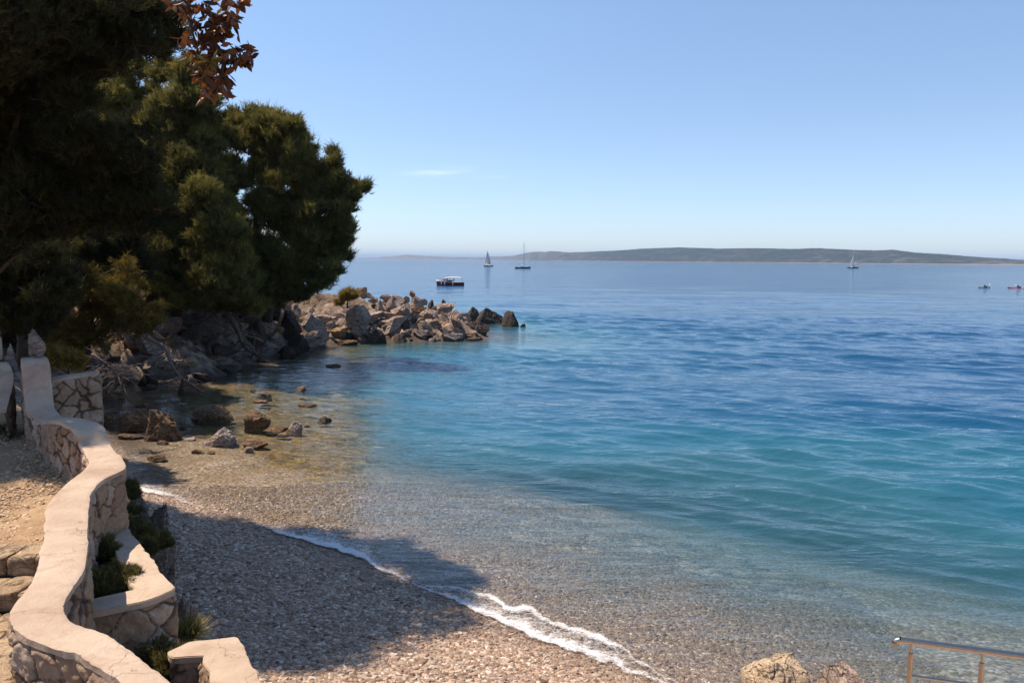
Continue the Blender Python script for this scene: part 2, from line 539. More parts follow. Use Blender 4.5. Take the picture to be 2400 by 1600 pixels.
# a thin wisp of cirrus low over the horizon, by sky direction
g = node(wt, "TexCoord").outputs["Generated"]
sx, sy, sz = node(wt, "SeparateXYZ", {0: g}).outputs
def wm(op, a, b=0.0, c=None, clamp=False):
    m = node(wt, "Math", {0: a, 1: b}, operation=op); m.use_clamp = clamp
    return m.outputs[0]
az = wm('DIVIDE', sx, wm('MAXIMUM', sy, .01))
elv = wm('DIVIDE', sz, wm('MAXIMUM', sy, .01))
nz = node(wt, "TexNoise", {"Vector": node(wt, "CombineXYZ", {0: wm('MULTIPLY', az, 26.), 1: wm('MULTIPLY', elv, 260.), 2: 3.1}).outputs[0], "Scale": 1.0, "Detail": 4.0}).outputs["Fac"]
tot = None
for (a0, e0, wa, we, st) in ((-.095, .1065, .034, .0045, .8), (-.03, .100, .028, .003, .25)):
    e_tilt = wm('SUBTRACT', elv, wm('ADD', e0, wm('MULTIPLY', wm('SUBTRACT', az, a0), .05)))
    q = wm('ADD', wm('POWER', wm('DIVIDE', wm('ABSOLUTE', wm('SUBTRACT', az, a0)), wa), 2.0), wm('POWER', wm('DIVIDE', wm('ABSOLUTE', e_tilt), we), 2.0))
    gss = wm('MULTIPLY', wm('POWER', 2.718, wm('MULTIPLY', q, -1.0)), st)
    tot = gss if tot is None else wm('ADD', tot, gss)
cl = wm('MULTIPLY', tot, wm('MULTIPLY', wm('SUBTRACT', nz, .25), 1.6), clamp=True)
mixw = node(wt, "Mix", {}, data_type='RGBA')
wt.links.new(cl, mixw.inputs[0])
wt.links.new(sky.outputs[0], mixw.inputs[6])
mixw.inputs[7].default_value = (7.6, 8.1, 8.7, 1)
tr_ = node(wt, "ValToRGB", {"Fac": wm('MAXIMUM', sz, 0.0)})
el_ = tr_.color_ramp.elements
while len(el_) < 4: el_.new(.5)
for k, (p_, c_) in enumerate(((0., (.64, .73, 1.0)), (.06, (.71, .78, 1.0)), (.16, (.80, .82, .92)), (.38, (1, 1, 1)))):
    el_[k].position = p_; el_[k].color = (*c_, 1)
tn = node(wt, "Mix", {0: 1.0}, data_type='RGBA', blend_type='MULTIPLY')
wt.links.new(mixw.outputs[2], tn.inputs[6]); wt.links.new(tr_.outputs[0], tn.inputs[7])
bg = node(wt, "Background", {"Color": tn.outputs[2], "Strength": .115})
wo = wt.nodes.new("ShaderNodeOutputWorld")
wt.links.new(bg.outputs[0], wo.inputs["Surface"])

sc.view_settings.view_transform = 'Standard'
sc.view_settings.look = 'None'
sc.view_settings.exposure = 0.57
sc.view_settings.gamma = 1.0
sc.cycles.use_denoising = True
sc.cycles.max_bounces = 8
sc.cycles.diffuse_bounces = 3
sc.cycles.glossy_bounces = 3
sc.cycles.transparent_max_bounces = 16
sc.cycles.volume_bounces = 0
sc.cycles.sample_clamp_indirect = 4.0
sc.cycles.caustics_reflective = False
sc.cycles.caustics_refractive = False

# ------------------------------------------------------------------ terrain
SHORE = np.array([(60, -30), (30, -4), (14, 5), (8, 8), (4.4, 9.2), (2.0, 11.0), (.5, 12.2), (-1.0, 13.7), (-2.6, 15.2), (-5.1, 17.3), (-8.2, 19.6), (-10.3, 21.4), (-11.8, 24),
                  (-14.2, 27.5), (-16.6, 31), (-18.9, 34.5), (-19.6, 37), (-18, 38.6), (-15.3, 39.2), (-14.9, 41), (-15.2, 43.5), (-14.6, 48), (-13.4, 52), (-12.3, 56.5), (-9.3, 58.6),
                  (-5.8, 59.6), (-2.6, 60.5), (-1.8, 63), (-3.2, 66), (-6, 74), (-12, 84), (-25, 100), (-60, 130), (-220, 220), (-400, 220), (-400, -200), (60, -200)], float)


def shore_dist(x, y):
    """signed distance to the waterline, positive inland"""
    x = np.asarray(x, float).ravel(); y = np.asarray(y, float).ravel()
    best = np.full(x.shape, 1e18)
    inside = np.zeros(x.shape, bool)
    n = len(SHORE)
    for i in range(n):
        ax, ay = SHORE[i]; bx, by = SHORE[(i + 1) % n]
        dx, dy = bx - ax, by - ay
        t = np.clip(((x - ax) * dx + (y - ay) * dy) / (dx * dx + dy * dy), 0, 1)
        d2 = (x - ax - t * dx) ** 2 + (y - ay - t * dy) ** 2
        best = np.minimum(best, d2)
        c = (ay > y) != (by > y)
        xi = ax + (y - ay) / (dy if abs(dy) > 1e-12 else 1e-12) * dx
        inside ^= c & (x < xi)
    return np.where(inside, 1, -1) * np.sqrt(best)


def ground_z(x, y, detail=True):
    x = np.asarray(x, float).ravel(); y = np.asarray(y, float).ravel()
    d = shore_dist(x, y)
    p = np.stack([x, y, np.zeros_like(x)], 1)
    wl = np.maximum(smooth(22, 27, y) * smooth(2, -4, x), smooth(8.6, 11.5, -x - .28 * np.maximum(y - 14, 0)) * smooth(5, 11, y))
    beach = .165 * np.maximum(d, 0) + .07 * fbm(p * .35, 2, 5)* smooth(.5, 3, d)
    hill = 3.0 * (1 - np.exp(-np.maximum(d, 0) / 3.0)) + .10 * np.maximum(d - 4, 0)
    if detail:
        hl = smooth(34, 40, y)
        hill = hill * (1 - .34 * smooth(52, 58, y)) + (.30 * fbm(p * .9, 4, 9)) * smooth(.2, 2, d)
        q_ = p @ np.array([[.86, -.5, 0], [.5, .86, 0], [0, 0, 1]])
        rg1 = 1 - np.abs(fbm(q_ * np.array([.55, 1.1, 1]), 3, 61)) * 1.6
        rg2 = 1 - np.abs(fbm(q_ * np.array([1.5, 2.6, 1]), 2, 62)) * 1.6
        hill = hill + hl * (.55 * rg1 + .30 * rg2 - .35) * smooth(-.1, 1.2, d)
    land = beach * (1 - wl) + hill * wl
    dd = np.maximum(-d, 0)
    # shallow shelf in the rocky corner, steeper off the open beach
    shelf = smooth(2, -7, x) * smooth(56, 20, y)
    sea = -(dd * .085 + .0075 * dd ** 2 * smooth(3, 14, dd)) * (1 - .62 * shelf)
    if detail:
        sea = sea + .10 * fbm(p * .45, 4, 21) * smooth(.8, 4, dd)
    sea = np.maximum(sea, -35)
    return np.where(d > 0, land, sea), d, wl


def axis(lo, hi, step, far):
    a = list(np.arange(lo, hi + 1e-6, step))
    s, v = step, hi
    right = []
    while v < far:
        s *= 1.25; v += s; right.append(v)
    s, v = step, lo
    left = []
    while v > -far:
        s *= 1.25; v -= s; left.append(v)
    return np.array(left[::-1] + a + right)


gx, gy = axis(-24, 9, .2, 23000), axis(5, 70, .25, 23000)
X, Y = np.meshgrid(gx, gy)
nzr, nzc = X.shape
Z, Dm, WL = ground_z(X, Y)
earth_shade = WL * smooth(5, 9, Dm) * .9 + smooth(7, 9, Dm) * (1 - WL) * .4
earth_shade = np.maximum(earth_shade, WL * smooth(33, 38, Y.ravel()) * smooth(.9, 2.4, Dm) * (1 - smooth(53, 57, Y.ravel())) * .8)  # soil tone spread over the bank also paints in the pines' shade
rocky = WL * smooth(-1.8, -.5, Dm) * (1 - smooth(6, 10, Dm))
ii = np.arange(nzr * nzc).reshape(nzr, nzc)
quads = np.stack([ii[:-1, :-1], ii[:-1, 1:], ii[1:, 1:], ii[1:, :-1]], -1).reshape(-1, 4)
ground = mesh_np("ground", np.stack([X.ravel(), Y.ravel(), Z], 1), quads, m_ground(), attrs={"earth_shade": earth_shade, "rocky": rocky})
tag(ground, kind="structure")


def gz(x, y):
    return float(ground_z([x], [y])[0][0])


# ------------------------------------------------------------------ sea
rs = [3.0]
while rs[-1] < 27000:
    r = rs[-1]
    rs.append(r * (1.0046 if 8 < r < 95 else 1.009 if r < 260 else 1.05))
rs = np.array(rs)
th = np.radians(np.arange(-74, 74.01, .21))
R_, T_ = np.meshgrid(rs, th, indexing='ij')
sxw, syw = R_ * np.sin(T_), R_ * np.cos(T_)
fx, fy = sxw.ravel(), syw.ravel()
gzv, dsh, _ = ground_z(fx, fy, detail=True)
depth = np.maximum(-gzv, 0)
zw = np.zeros_like(fx)
sp = np.maximum(R_.ravel() * np.where(R_.ravel() < 95, .0046, .009), .015)
wr = np.random.default_rng(5)
warp = 1.6 * fbm(np.stack([fx * .11, fy * .11, 0 * fx], 1), 2, 77)
for k in range(38):
    lam = .34 * (1.082 ** k)                       # 0.34 .. 6 m
    a = wr.normal(math.radians(251), math.radians(15 if k % 4 else 34))
    kx, ky = math.cos(a) * 2 * math.pi / lam, math.sin(a) * 2 * math.pi / lam
    amp = (.072 if lam < 1.6 else .072 * (1.6 / lam) ** .75) * lam / (2 * math.pi)
    ph = wr.uniform(0, 6.28)
    fade = smooth(2.4, 4.5, lam / sp)
    u = np.sin(kx * fx + ky * fy + ph + warp * (1 + .3 * math.sin(k)))
    zw += amp * fade * (u + .3 * (u * u - .5))
p3 = np.stack([fx, fy, 0 * fx], 1)
group = .62 + .5 * fbm(p3 * np.array([.06, .12, 1]), 3, 3)
zw *= np.clip(group, .2, 1.4) * (.10 + .90 * smooth(.1, 1.1, depth)) * (1 - smooth(120, 260, R_.ravel()))
# gentle patches: sand shows turquoise, weed shows deep blue
patch = fbm(np.stack([fx * .035 + fy * .02, fy * .05 - fx * .02, 0 * fx], 1), 4, 31)
deff = np.maximum(depth * (1 + .55 * patch), depth * .3)
deff = np.where(depth > 3, np.minimum(deff, 2.2 + dsh.clip(None, 0) * -.16 * (1 + .5 * patch)), deff)
cove_m = smooth(22, 26, fy - .55 * fx) * smooth(58, 46, fy) * smooth(-.13, -.22, fx / np.maximum(fy, 1) + .025 * fbm(np.stack([fx * .6, fy * .6, 0 * fx], 1), 3, 90))  # clearer cove water paints in the edge of the tree reflection
deff = deff * (1 - .72 * cove_m)
opac = 1 - np.exp(-(np.maximum(deff - .02, 0) * 2.5))
opac *= 1 - .7 * cove_m
n_r, n_t = R_.shape
ii = np.arange(n_r * n_t).reshape(n_r, n_t)
quads = np.stack([ii[:-1, :-1], ii[1:, :-1], ii[1:, 1:], ii[:-1, 1:]], -1).reshape(-1, 4)
keep = (gzv[quads].min(axis=1) < .35)
quads = quads[:, ::-1]
sea = mesh_np("sea", np.stack([fx, fy, zw], 1), quads[keep], m_sea(), attrs={"depth": deff, "opac": opac})
tag(sea, kind="structure")

# ------------------------------------------------------------------ foam along the waterline
def catmull2(pp, n=6):
    q = np.vstack([2 * pp[0] - pp[1], pp, 2 * pp[-1] - pp[-2]])
    out = []
    for i in range(1, len(q) - 2):
        for k in range(n):
            t = k / n
            a, b_, c, d = q[i - 1], q[i], q[i + 1], q[i + 2]
            out.append(.5 * ((2 * b_) + (-a + c) * t + (2 * a - 5 * b_ + 4 * c - d) * t * t + (-a + 3 * b_ - 3 * c + d) * t ** 3))
    return np.array(out + [pp[-1]])


def foam_strip(pts_top, pts_bot, dens_fn, seed):
    n, m = 420, 26
    def res(pp):
        pp = np.array(pp, float)
        s = np.concatenate([[0], np.cumsum(np.hypot(*np.diff(pp, axis=0).T))])
        t = np.linspace(0, s[-1], n)
        return np.stack([np.interp(t, s, pp[:, 0]), np.interp(t, s, pp[:, 1])], 1)
    A, B = res(pts_top), res(pts_bot)
    sN_ = np.column_stack([A[:, 0] * .018, A[:, 1] * 0, A[:, 0] * 0])
    A = A + (9 * fbm(sN_ * 1.3 + 5, 4, 201))[:, None] * np.array([.5, -1]); B = B + (6 * fbm(sN_ * 1.6, 4, 202))[:, None] * np.array([-.5, 1])
    V, D = [], []
    for i in range(n):
        for j in range(m):
            q = A[i] + (B[i] - A[i]) * j / (m - 1)
            w_ = P(q[0], q[1], 0.0)
            V.append((w_[0], w_[1]))
            D.append(dens_fn(i / (n - 1), j / (m - 1)))
    V = np.array(V)
    g_, _, _ = ground_z(V[:, 0], V[:, 1])
    z = np.maximum(g_, 0.0) + .045
    ii = np.arange(n * m).reshape(n, m)
    q4 = np.stack([ii[:-1, :-1], ii[1:, :-1], ii[1:, 1:], ii[:-1, 1:]], -1).reshape(-1, 4)
    return np.column_stack([V, z]), q4, np.array(D)


low = np.array([(322, 1168), (420, 1184), (540, 1218), (660, 1260), (770, 1292), (860, 1324), (950, 1374), (1070, 1418), (1170, 1468), (1270, 1512), (1390, 1550), (1500, 1592), (1600, 1640)], float)
wdt_ = np.array([40, 34, 12, 36, 44, 38, 22, 44, 64, 68, 60, 42, 24], float)
den_ = np.array([1.2, .6, .1, 1.15, 1.45, 1.3, .7, 1.0, 1.2, 1.2, 1.1, .8, .4])  # dense left end of the foam doubles as painted white glare
top_ = low + np.stack([wdt_ * .45, -wdt_ * .95], 1)
sN = np.linspace(0, 1, len(low))
seg = np.concatenate([[0], np.cumsum(np.hypot(*np.diff(low, axis=0).T))]); seg /= seg[-1]
wig = np.random.default_rng(12)
fa = [foam_strip(catmull2(top_), catmull2(low), lambda u, t: float(np.interp(u, seg, den_)) * (.62 * math.exp(-((t - .80) / .16) ** 2) + .75 * math.exp(-((t - .18 - .06 * math.sin(u * 40)) / .10) ** 2) * (u > .5) + .52 * min(1, t / .35)) * min(1, (1 - t) / .07) * min(1, t / .12), 1)]
vv, qq, dd_, off = [], [], [], 0
for v, q, d in fa:
    vv.append(v); qq.append(q + off); dd_.append(d); off += len(v)
fo = mesh_np("sea_foam", np.concatenate(vv), np.concatenate(qq), m_foam(), attrs={"dens": np.concatenate(dd_)})
tag(fo, "white lace of foam where small waves break on the pebble beach", "foam", kind="stuff")

# ------------------------------------------------------------------ island on the horizon
prof = [(800, 605), (850, 604.3), (900, 603), (925, 600.5), (956, 597), (1000, 600), (1060, 602.6), (1130, 603), (1170, 601.8), (1206, 599), (1221, 596), (1237, 591.8), (1265, 589.5), (1277, 591), (1288, 588.5),
        (1334, 591.8), (1385, 590), (1436, 587.7), (1474, 585.4), (1500, 583), (1560, 580.8), (1592, 579.8), (1640, 581.6), (1684, 582.9), (1740, 582), (1800, 582), (1851, 583.9), (1915, 581.6), (1984, 584.9), (2047, 587),
        (2091, 585.4), (2144, 592.0), (2208, 595.8), (2285, 602), (2348, 606), (2400, 609.5), (2470, 613)]
pxs = np.linspace(800, 2470, 420)
pys = np.interp(pxs, [a for a, _ in prof], [b for _, b in prof])
Dfar = np.interp(pxs, [800, 1100, 1240, 1300, 1500, 1800, 2150, 2470], [11000, 10000, 8600, 7000, 6000, 5000, 4300, 3600])
rows, bare = [], []
nv = 26
for j in range(nv):
    t = j / (nv - 1)
    off = 900 * t
    prv = math.sin(min(t, .62) / .62 * math.pi / 2) ** .8 if t < .62 else 1 - (t - .62) ** 2 * 3
    row = []
    for i in range(len(pxs)):
        Dr = Dfar[i] + 900 * .62
        H = PD(pxs[i], pys[i], Dr)[2]
        d = ray(pxs[i], 609)
        k = (Dfar[i] + off) / d[1]
        row.append((d[0] * k, Dfar[i] + off, -3 + (max(H, 4) + 3) * prv))
        bare.append(max(0.0, .45 - (pxs[i] - 1230) / 500.) + .9 * max(0, 1 - abs(pxs[i] - 2370) / 150.) * max(0, .5 - t))
    rows.append(row)
hv = np.array(rows).reshape(-1, 3)
hn = fbm(hv * np.array([.004, .004, 0]) + 7, 5, 40)
hn2 = fbm(hv * np.array([.05, .05, 0]) + 7, 3, 44)
tt = np.repeat(np.arange(nv) / (nv - 1), len(pxs))
hv[:, 2] += (hn * 9 * np.sin(np.clip(tt / .6, 0, 1) * math.pi) + hn2 * 1.5) * np.clip(hv[:, 2] / 25, 0, 1)
ii = np.arange(nv * len(pxs)).reshape(nv, len(pxs))
quads = np.stack([ii[:-1, :-1], ii[:-1, 1:], ii[1:, 1:], ii[1:, :-1]], -1).reshape(-1, 4)
hills = mesh_np("hills", hv, quads, m_hills(), attrs={"bare": np.array(bare)})
tag(hills, kind="structure")

# air: closed box of even density around everything but the sky
N = NT("haze_air")
vol = N.n("VolumePrincipled", {"Color": (.42, .66, 1.0, 1), "Density": 6.0e-5, "Anisotropy": 0.0})
N.t.links.new(vol.outputs[0], N.out.inputs["Volume"])
b = MB()
b.box((0, 0, 52), (62000, 62000, 178))
hz = b.build("haze", N.m, smooth_=False)
tag(hz, kind="stuff")

# ------------------------------------------------------------------ sweeping garden wall
def catmull(pts, n):
    pts = np.array(pts, float)
    q = np.vstack([2 * pts[0] - pts[1], pts, 2 * pts[-1] - pts[-2]])
    out = []
    for i in range(1, len(q) - 2):
        for k in range(n):
            t = k / n
            a, b_, c, d = q[i - 1], q[i], q[i + 1], q[i + 2]
            out.append(.5 * ((2 * b_) + (-a + c) * t + (2 * a - 5 * b_ + 4 * c - d) * t * t + (-a + 3 * b_ - 3 * c + d) * t ** 3))
    out.append(pts[-1])
    return np.array(out)


def resample(pts, step):
    pts = np.array(pts, float)
    s = np.concatenate([[0], np.cumsum(np.linalg.norm(np.diff(pts, axis=0), axis=1))])
    n = max(2, int(s[-1] / step))
    t = np.linspace(0, s[-1], n)
    return np.stack([np.interp(t, s, pts[:, k]) for k in range(pts.shape[1])], 1), t


def masonry_face(path, ztop, zbot, outward, seed, stone=(.27, .21), step=.015, relief=.042):
    """a vertical face of irregular stones under the path (Nx2 plan, matching ztop/zbot), pushed out along OUTWARD (+1 right of travel)."""
    pz = np.column_stack([path, ztop, zbot])
    q, s = resample(pz, step)
    tan = np.gradient(q[:, :2], axis=0)
    ln = np.linalg.norm(tan, axis=1, keepdims=True); ln[ln < 1e-9] = 1
    tan /= ln
    nrm = np.column_stack([tan[:, 1], -tan[:, 0]]) * outward
    H = (q[:, 2] - q[:, 3]).max()
    m = max(3, int(H / step))
    r_ = np.random.default_rng(seed)
    # jittered seeds of the stones in the unrolled face
    S0, Z0 = s[-1], q[:, 2].max()
    nx, nz_ = int(S0 / stone[0]) + 3, int((q[:, 2].max() - q[:, 3].min()) / stone[1]) + 3
    cs = np.array([((i + (j % 2) * .5 + r_.uniform(-.5, .5) - 1) * stone[0], q[:, 3].min() + (j + r_.uniform(-.5, .5) - 1) * stone[1]) for i in range(nx) for j in range(nz_)])
    cs = cs[r_.random(len(cs)) > .16]
    ct = r_.random(len(cs)); cb = r_.uniform(.55, 1.0, len(cs)); tilt = r_.normal(0, .35, (len(cs), 2))
    tz = np.linspace(0, 1, m)
    S = np.repeat(s, m)
    ZZ = (q[:, 2:3] + (q[:, 3:4] - q[:, 2:3]) * tz[None]).ravel()
    pp = np.column_stack([S, ZZ, np.zeros_like(S)])
    wv = .06
    us = S + wv * fbm(pp * 5, 3, seed); uz = ZZ + wv * fbm(pp * 5 + 9, 3, seed + 1)
    f1 = np.full(S.shape, 9.); f2 = np.full(S.shape, 9.); idx = np.zeros(S.shape, int)
    asp = stone[0] / stone[1]
    for c0 in range(0, len(S), 40000):
        sl = slice(c0, c0 + 40000)
        dd = np.sqrt((us[sl, None] - cs[None, :, 0]) ** 2 + ((uz[sl, None] - cs[None, :, 1]) * asp * .95) ** 2)
        o2 = np.argpartition(dd, 1, axis=1)[:, :2]
        a = np.take_along_axis(dd, o2, 1)
        sw = a[:, 0] > a[:, 1]
        f1[sl] = a.min(1); f2[sl] = a.max(1)
        idx[sl] = np.where(sw, o2[:, 1], o2[:, 0])
    e = f2 - f1
    jw = np.clip(.6 + .9 * vnoise(pp * 3.3, seed + 8), .15, 1.6)
    j = 1 - smooth(.012, .042, e / jw)
    prof_ = smooth(.0, .032, e)
    disp = relief * prof_ * cb[idx] + prof_ * (tilt[idx, 0] * (us - cs[idx, 0]) + tilt[idx, 1] * (uz - cs[idx, 1])) * .09 + .016 * fbm(pp * 9, 4, seed + 3) * prof_ + .006 * fbm(pp * 30, 2, seed + 4)
    base = np.repeat(q[:, :2], m, axis=0); nn = np.repeat(nrm, m, axis=0)
    top = np.tile(smooth(0, .06, np.linspace(0, 1, m) * H), len(q))
    xy = base + nn * (disp * (.35 + .65 * top))[:, None]
    ii = np.arange(len(q) * m).reshape(len(q), m)
    quads = np.stack([ii[:-1, :-1], ii[:-1, 1:], ii[1:, 1:], ii[1:, :-1]], -1).reshape(-1, 4)
    if outward < 0: quads = quads[:, ::-1]
    return np.column_stack([xy, ZZ]), quads, ct[idx], j


def join_faces(name, faces, mat, parent):
    V, Q, T, J, o = [], [], [], [], 0
    for v, q, t, j in faces:
        V.append(v); Q.append(q + o); T.append(t); J.append(j); o += len(v)
    return mesh_np(name, np.concatenate(V), np.concatenate(Q), mat, parent, attrs={"tint": np.concatenate(T), "joint": np.concatenate(J)})


def cap_mesh(name, L, R, mat, parent, thick=.05, m=17, seed=0):
    """a rounded concrete coping between the two edge lines L and R (Nx3)"""
    n = len(L)
    rowsv = []
    for i in range(n):
        l, r = np.array(L[i]), np.array(R[i])
        row = []
        wdt = np.linalg.norm(r - l)
        for k in range(m + 1):
            t = k / m
            ed = min(t, 1 - t) * wdt
            dz = -.006 * (1 - smooth(0, .012, ed)) + .004 * math.sin(math.pi * t)
            row.append(l + (r - l) * t + np.array([0, 0, dz]))
        row.append(r + np.array([0, 0, -thick])); row.append(l + np.array([0, 0, -thick]))
        rowsv.append(row)
    V = np.array(rowsv).reshape(-1, 3)
    V += (.009 * fbm(V * 5, 3, seed) + .005 * fbm(V * 20, 2, seed + 1))[:, None] * np.array([.9, .9, .4])
    K = m + 3
    ii = np.arange(n * K).reshape(n, K)
    q = []
    for k in range(K):
        k2 = (k + 1) % K
        q.append(np.stack([ii[:-1, k], ii[1:, k], ii[1:, k2], ii[:-1, k2]], -1))
    q = np.concatenate(q)[:, ::-1]
    e = []
    for i in (0, n - 1):
        for k in range(m // 2):
            e.append((ii[i, k], ii[i, k + 1], ii[i, m - k - 1], ii[i, m - k]) if i else (ii[i, m - k], ii[i, m - k - 1], ii[i, k + 1], ii[i, k]))
        e.append((ii[i, 0], ii[i, m], ii[i, m + 1], ii[i, m + 2]) if i else (ii[i, m + 2], ii[i, m + 1], ii[i, m], ii[i, 0]))
    return mesh_np(name, V, np.concatenate([q, np.array(e)]), mat, parent, sharp=math.radians(38))


ZC = 3.6
pairs = [((440, 1690), (560, 1720)), ((360, 1640), (478, 1648)), ((293, 1600), (405, 1600)), ((223, 1559), (335, 1546)), ((179, 1530), (287, 1511)), ((128, 1515), (242, 1483)), ((64, 1495), (191, 1464)),
         ((32, 1473), (165, 1453)), ((24, 1451), (150, 1437)), ((31, 1419), (149, 1418)), ((56, 1387), (156, 1396)), ((82, 1350), (174, 1368)), ((92, 1298), (195, 1338)), ((99, 1270), (203, 1291)),
         ((104, 1235), (206, 1228)), ((109, 1186), (207, 1178)), ((132, 1156), (217, 1148)), ((165, 1124), (244, 1121)), ((197, 1100), (287, 1100)), ((206, 1083), (294, 1085)), ((201, 1064), (281, 1066)), ((184, 1042), (260, 1044))]
Lp = [P(a[0], a[1], ZC) for a, _ in pairs]
Rp = [P(b_[0], b_[1], ZC) for _, b_ in pairs]
for (a, b_, z) in (((176, 1014), (247, 1006), 3.74), ((158, 996), (229, 990), 3.80), ((126, 985), (188, 979), 3.79), ((106, 987), (153, 978), 3.66)):
    Lp.append(P(*a, z)); Rp.append(P(*b_, z))
for (a, b_, D) in (((90, 982), (146, 975), 12.0), ((62, 960), (132, 962), 12.3), ((57, 938), (125, 940), 12.5), ((54, 900), (121, 900), 12.7), ((51, 862), (118, 860), 12.85), ((49, 845), (112, 841), 13.0), ((50, 838), (108, 835), 13.45)):
    Lp.append(PD(*a, D)); Rp.append(PD(*b_, D))
LL, RR = catmull(Lp, 6), catmull(Rp, 6)
gw = empty("garden_wall", tuple(P(150, 1300, 2.9)), "long winding stone garden wall with smooth pale concrete coping, sweeping up to a pillar at its far end", "wall")
cap_mesh("coping", LL, RR, M_CONC, gw, seed=3)
ins = .035
mid = (LL + RR) / 2
Lw = mid + (LL - mid) * (1 - ins / .2); Rw = mid + (RR - mid) * (1 - ins / .2)
faces = [masonry_face(Lw[:, :2], Lw[:, 2] - .05, np.full(len(Lw), 2.1), -1, 101),
         masonry_face(Rw[:, :2], Rw[:, 2] - .05, np.full(len(Rw), 1.0), 1, 102)]
endp = np.array([Lw[-1, :2], Rw[-1, :2]])
faces.append(masonry_face(endp, np.array([Lw[-1, 2], Rw[-1, 2]]) - .05, np.full(2, 2.0), -1, 103))
endp = np.array([Rw[0, :2], Lw[0, :2]])
faces.append(masonry_face(endp, np.array([ZC, ZC]) - .05, np.full(2, 1.0), -1, 104))
join_faces("masonry", faces, M_MASON, gw)


def slab(name, poly, z, thick, mat, parent, seed=0, hole=None):
    """a flat slab with a slightly broken edge; poly in plan (counter-clockwise or not)"""
    pp = np.array([list(p[:2]) + [0] for p in poly])
    pp = np.vstack([pp, pp[:1]])
    q, _ = resample(pp, .05)
    q = q[:-1]
    q[:, :2] += (.012 * fbm(q * 7 + seed, 3, seed))[:, None]
    bm = bmesh.new()
    vs = [bm.verts.new((x, y, z)) for x, y, _ in q]
    f = bm.faces.new(vs)
    if f.normal.z < 0: f.normal_flip()
    bm.normal_update()
    if f.normal.z < 0: bmesh.ops.reverse_faces(bm, faces=[f])
    r = bmesh.ops.extrude_face_region(bm, geom=[f])
    lows = [g_ for g_ in r["geom"] if isinstance(g_, bmesh.types.BMVert)]
    for v in lows: v.co.z -= thick
    bmesh.ops.recalc_face_normals(bm, faces=bm.faces)
    top_e = [e for e in bm.edges if all(abs(v.co.z - z) < 1e-5 for v in e.verts)]
    bmesh.ops.bevel(bm, geom=top_e, offset=.008, segments=2, affect='EDGES')
    bmesh.ops.triangulate(bm, faces=[f_ for f_ in bm.faces if len(f_.verts) > 4])
    me = bpy.data.meshes.new(name)
    if parent is not None:
        bmesh.ops.translate(bm, verts=bm.verts, vec=-Vector(parent.location))
    bm.to_mesh(me); bm.free()
    me.polygons.foreach_set("use_smooth", np.full(len(me.polygons), True))
    me.set_sharp_from_angle(angle=math.radians(50))
    me.materials.append(mat)
    o = bpy.data.objects.new(name, me)
    COL.objects.link(o)
    if parent: o.parent = parent
    return o


# upper planter ledge
ZB = 2.9
poly1 = [P(*p, ZB) for p in ((196, 1437), (255, 1425), (338, 1408), (372, 1396), (400, 1383), (408, 1374), (374, 1332), (338, 1285), (319, 1262), (300, 1232), (262, 1246), (258, 1262), (272, 1304), (293, 1345), (312, 1381), (215, 1402))]
pl = empty("planter_ledge", tuple(P(300, 1400, ZB)), "upper triangular planter ledge, pale concrete top on rubble stone, built against the winding wall", "ledge")
slab("coping", poly1, ZB, .06, M_CONC, pl, 4)
fr_ = np.array([P(*p, ZB)[:2] for p in ((192, 1434), (255, 1422), (338, 1405), (372, 1393), (398, 1381), (405, 1373), (371, 1331), (335, 1285), (316, 1263), (297, 1236))])
fr_, _ = resample(fr_, .06)
join_faces("masonry", [masonry_face(fr_, np.full(len(fr_), ZB - .05), np.full(len(fr_), 1.0), 1, 111, stone=(.30, .22))], M_MASON, pl)
sp_ = [P(*p, ZB - .12) for p in ((205, 1404), (318, 1386), (262, 1244), (225, 1240))]
slab("soil", sp_, ZB - .12, .2, M_SOIL, pl, 6)

ZB2 = 2.55
poly2 = [P(*p, ZB2) for p in ((392, 1526), (440, 1503), (500, 1496), (555, 1490), (615, 1600), (660, 1680), (545, 1680), (497, 1600), (475, 1536), (398, 1541))]
pl2 = empty("planter_ledge", tuple(P(500, 1560, ZB2)), "lower L-shaped planter ledge with pale concrete top at the edge of the pebble beach", "ledge")
slab("coping", poly2, ZB2, .06, M_CONC, pl2, 8)
f2 = np.array([P(*p, ZB2)[:2] for p in ((660, 1684), (613, 1600), (553, 1493), (500, 1499), (440, 1506), (392, 1529))])
f2, _ = resample(f2[::-1], .06)
f3 = np.array([P(*p, ZB2)[:2] for p in ((398, 1538), (473, 1533), (499, 1600), (547, 1680))])
f3, _ = resample(f3, .06)
join_faces("masonry", [masonry_face(f2, np.full(len(f2), ZB2 - .05), np.full(len(f2), .9), -1, 121, stone=(.26, .19)),
                       masonry_face(f3, np.full(len(f3), ZB2 - .05), np.full(len(f3), .9), 1, 122, stone=(.26, .19), relief=.03)], M_MASON, pl2)
sp_ = [P(*p, ZB2 - .3) for p in ((330, 1545), (480, 1560), (520, 1690), (380, 1690))]
slab("soil", sp_, ZB2 - .3, .2, M_SOIL, pl2, 9)

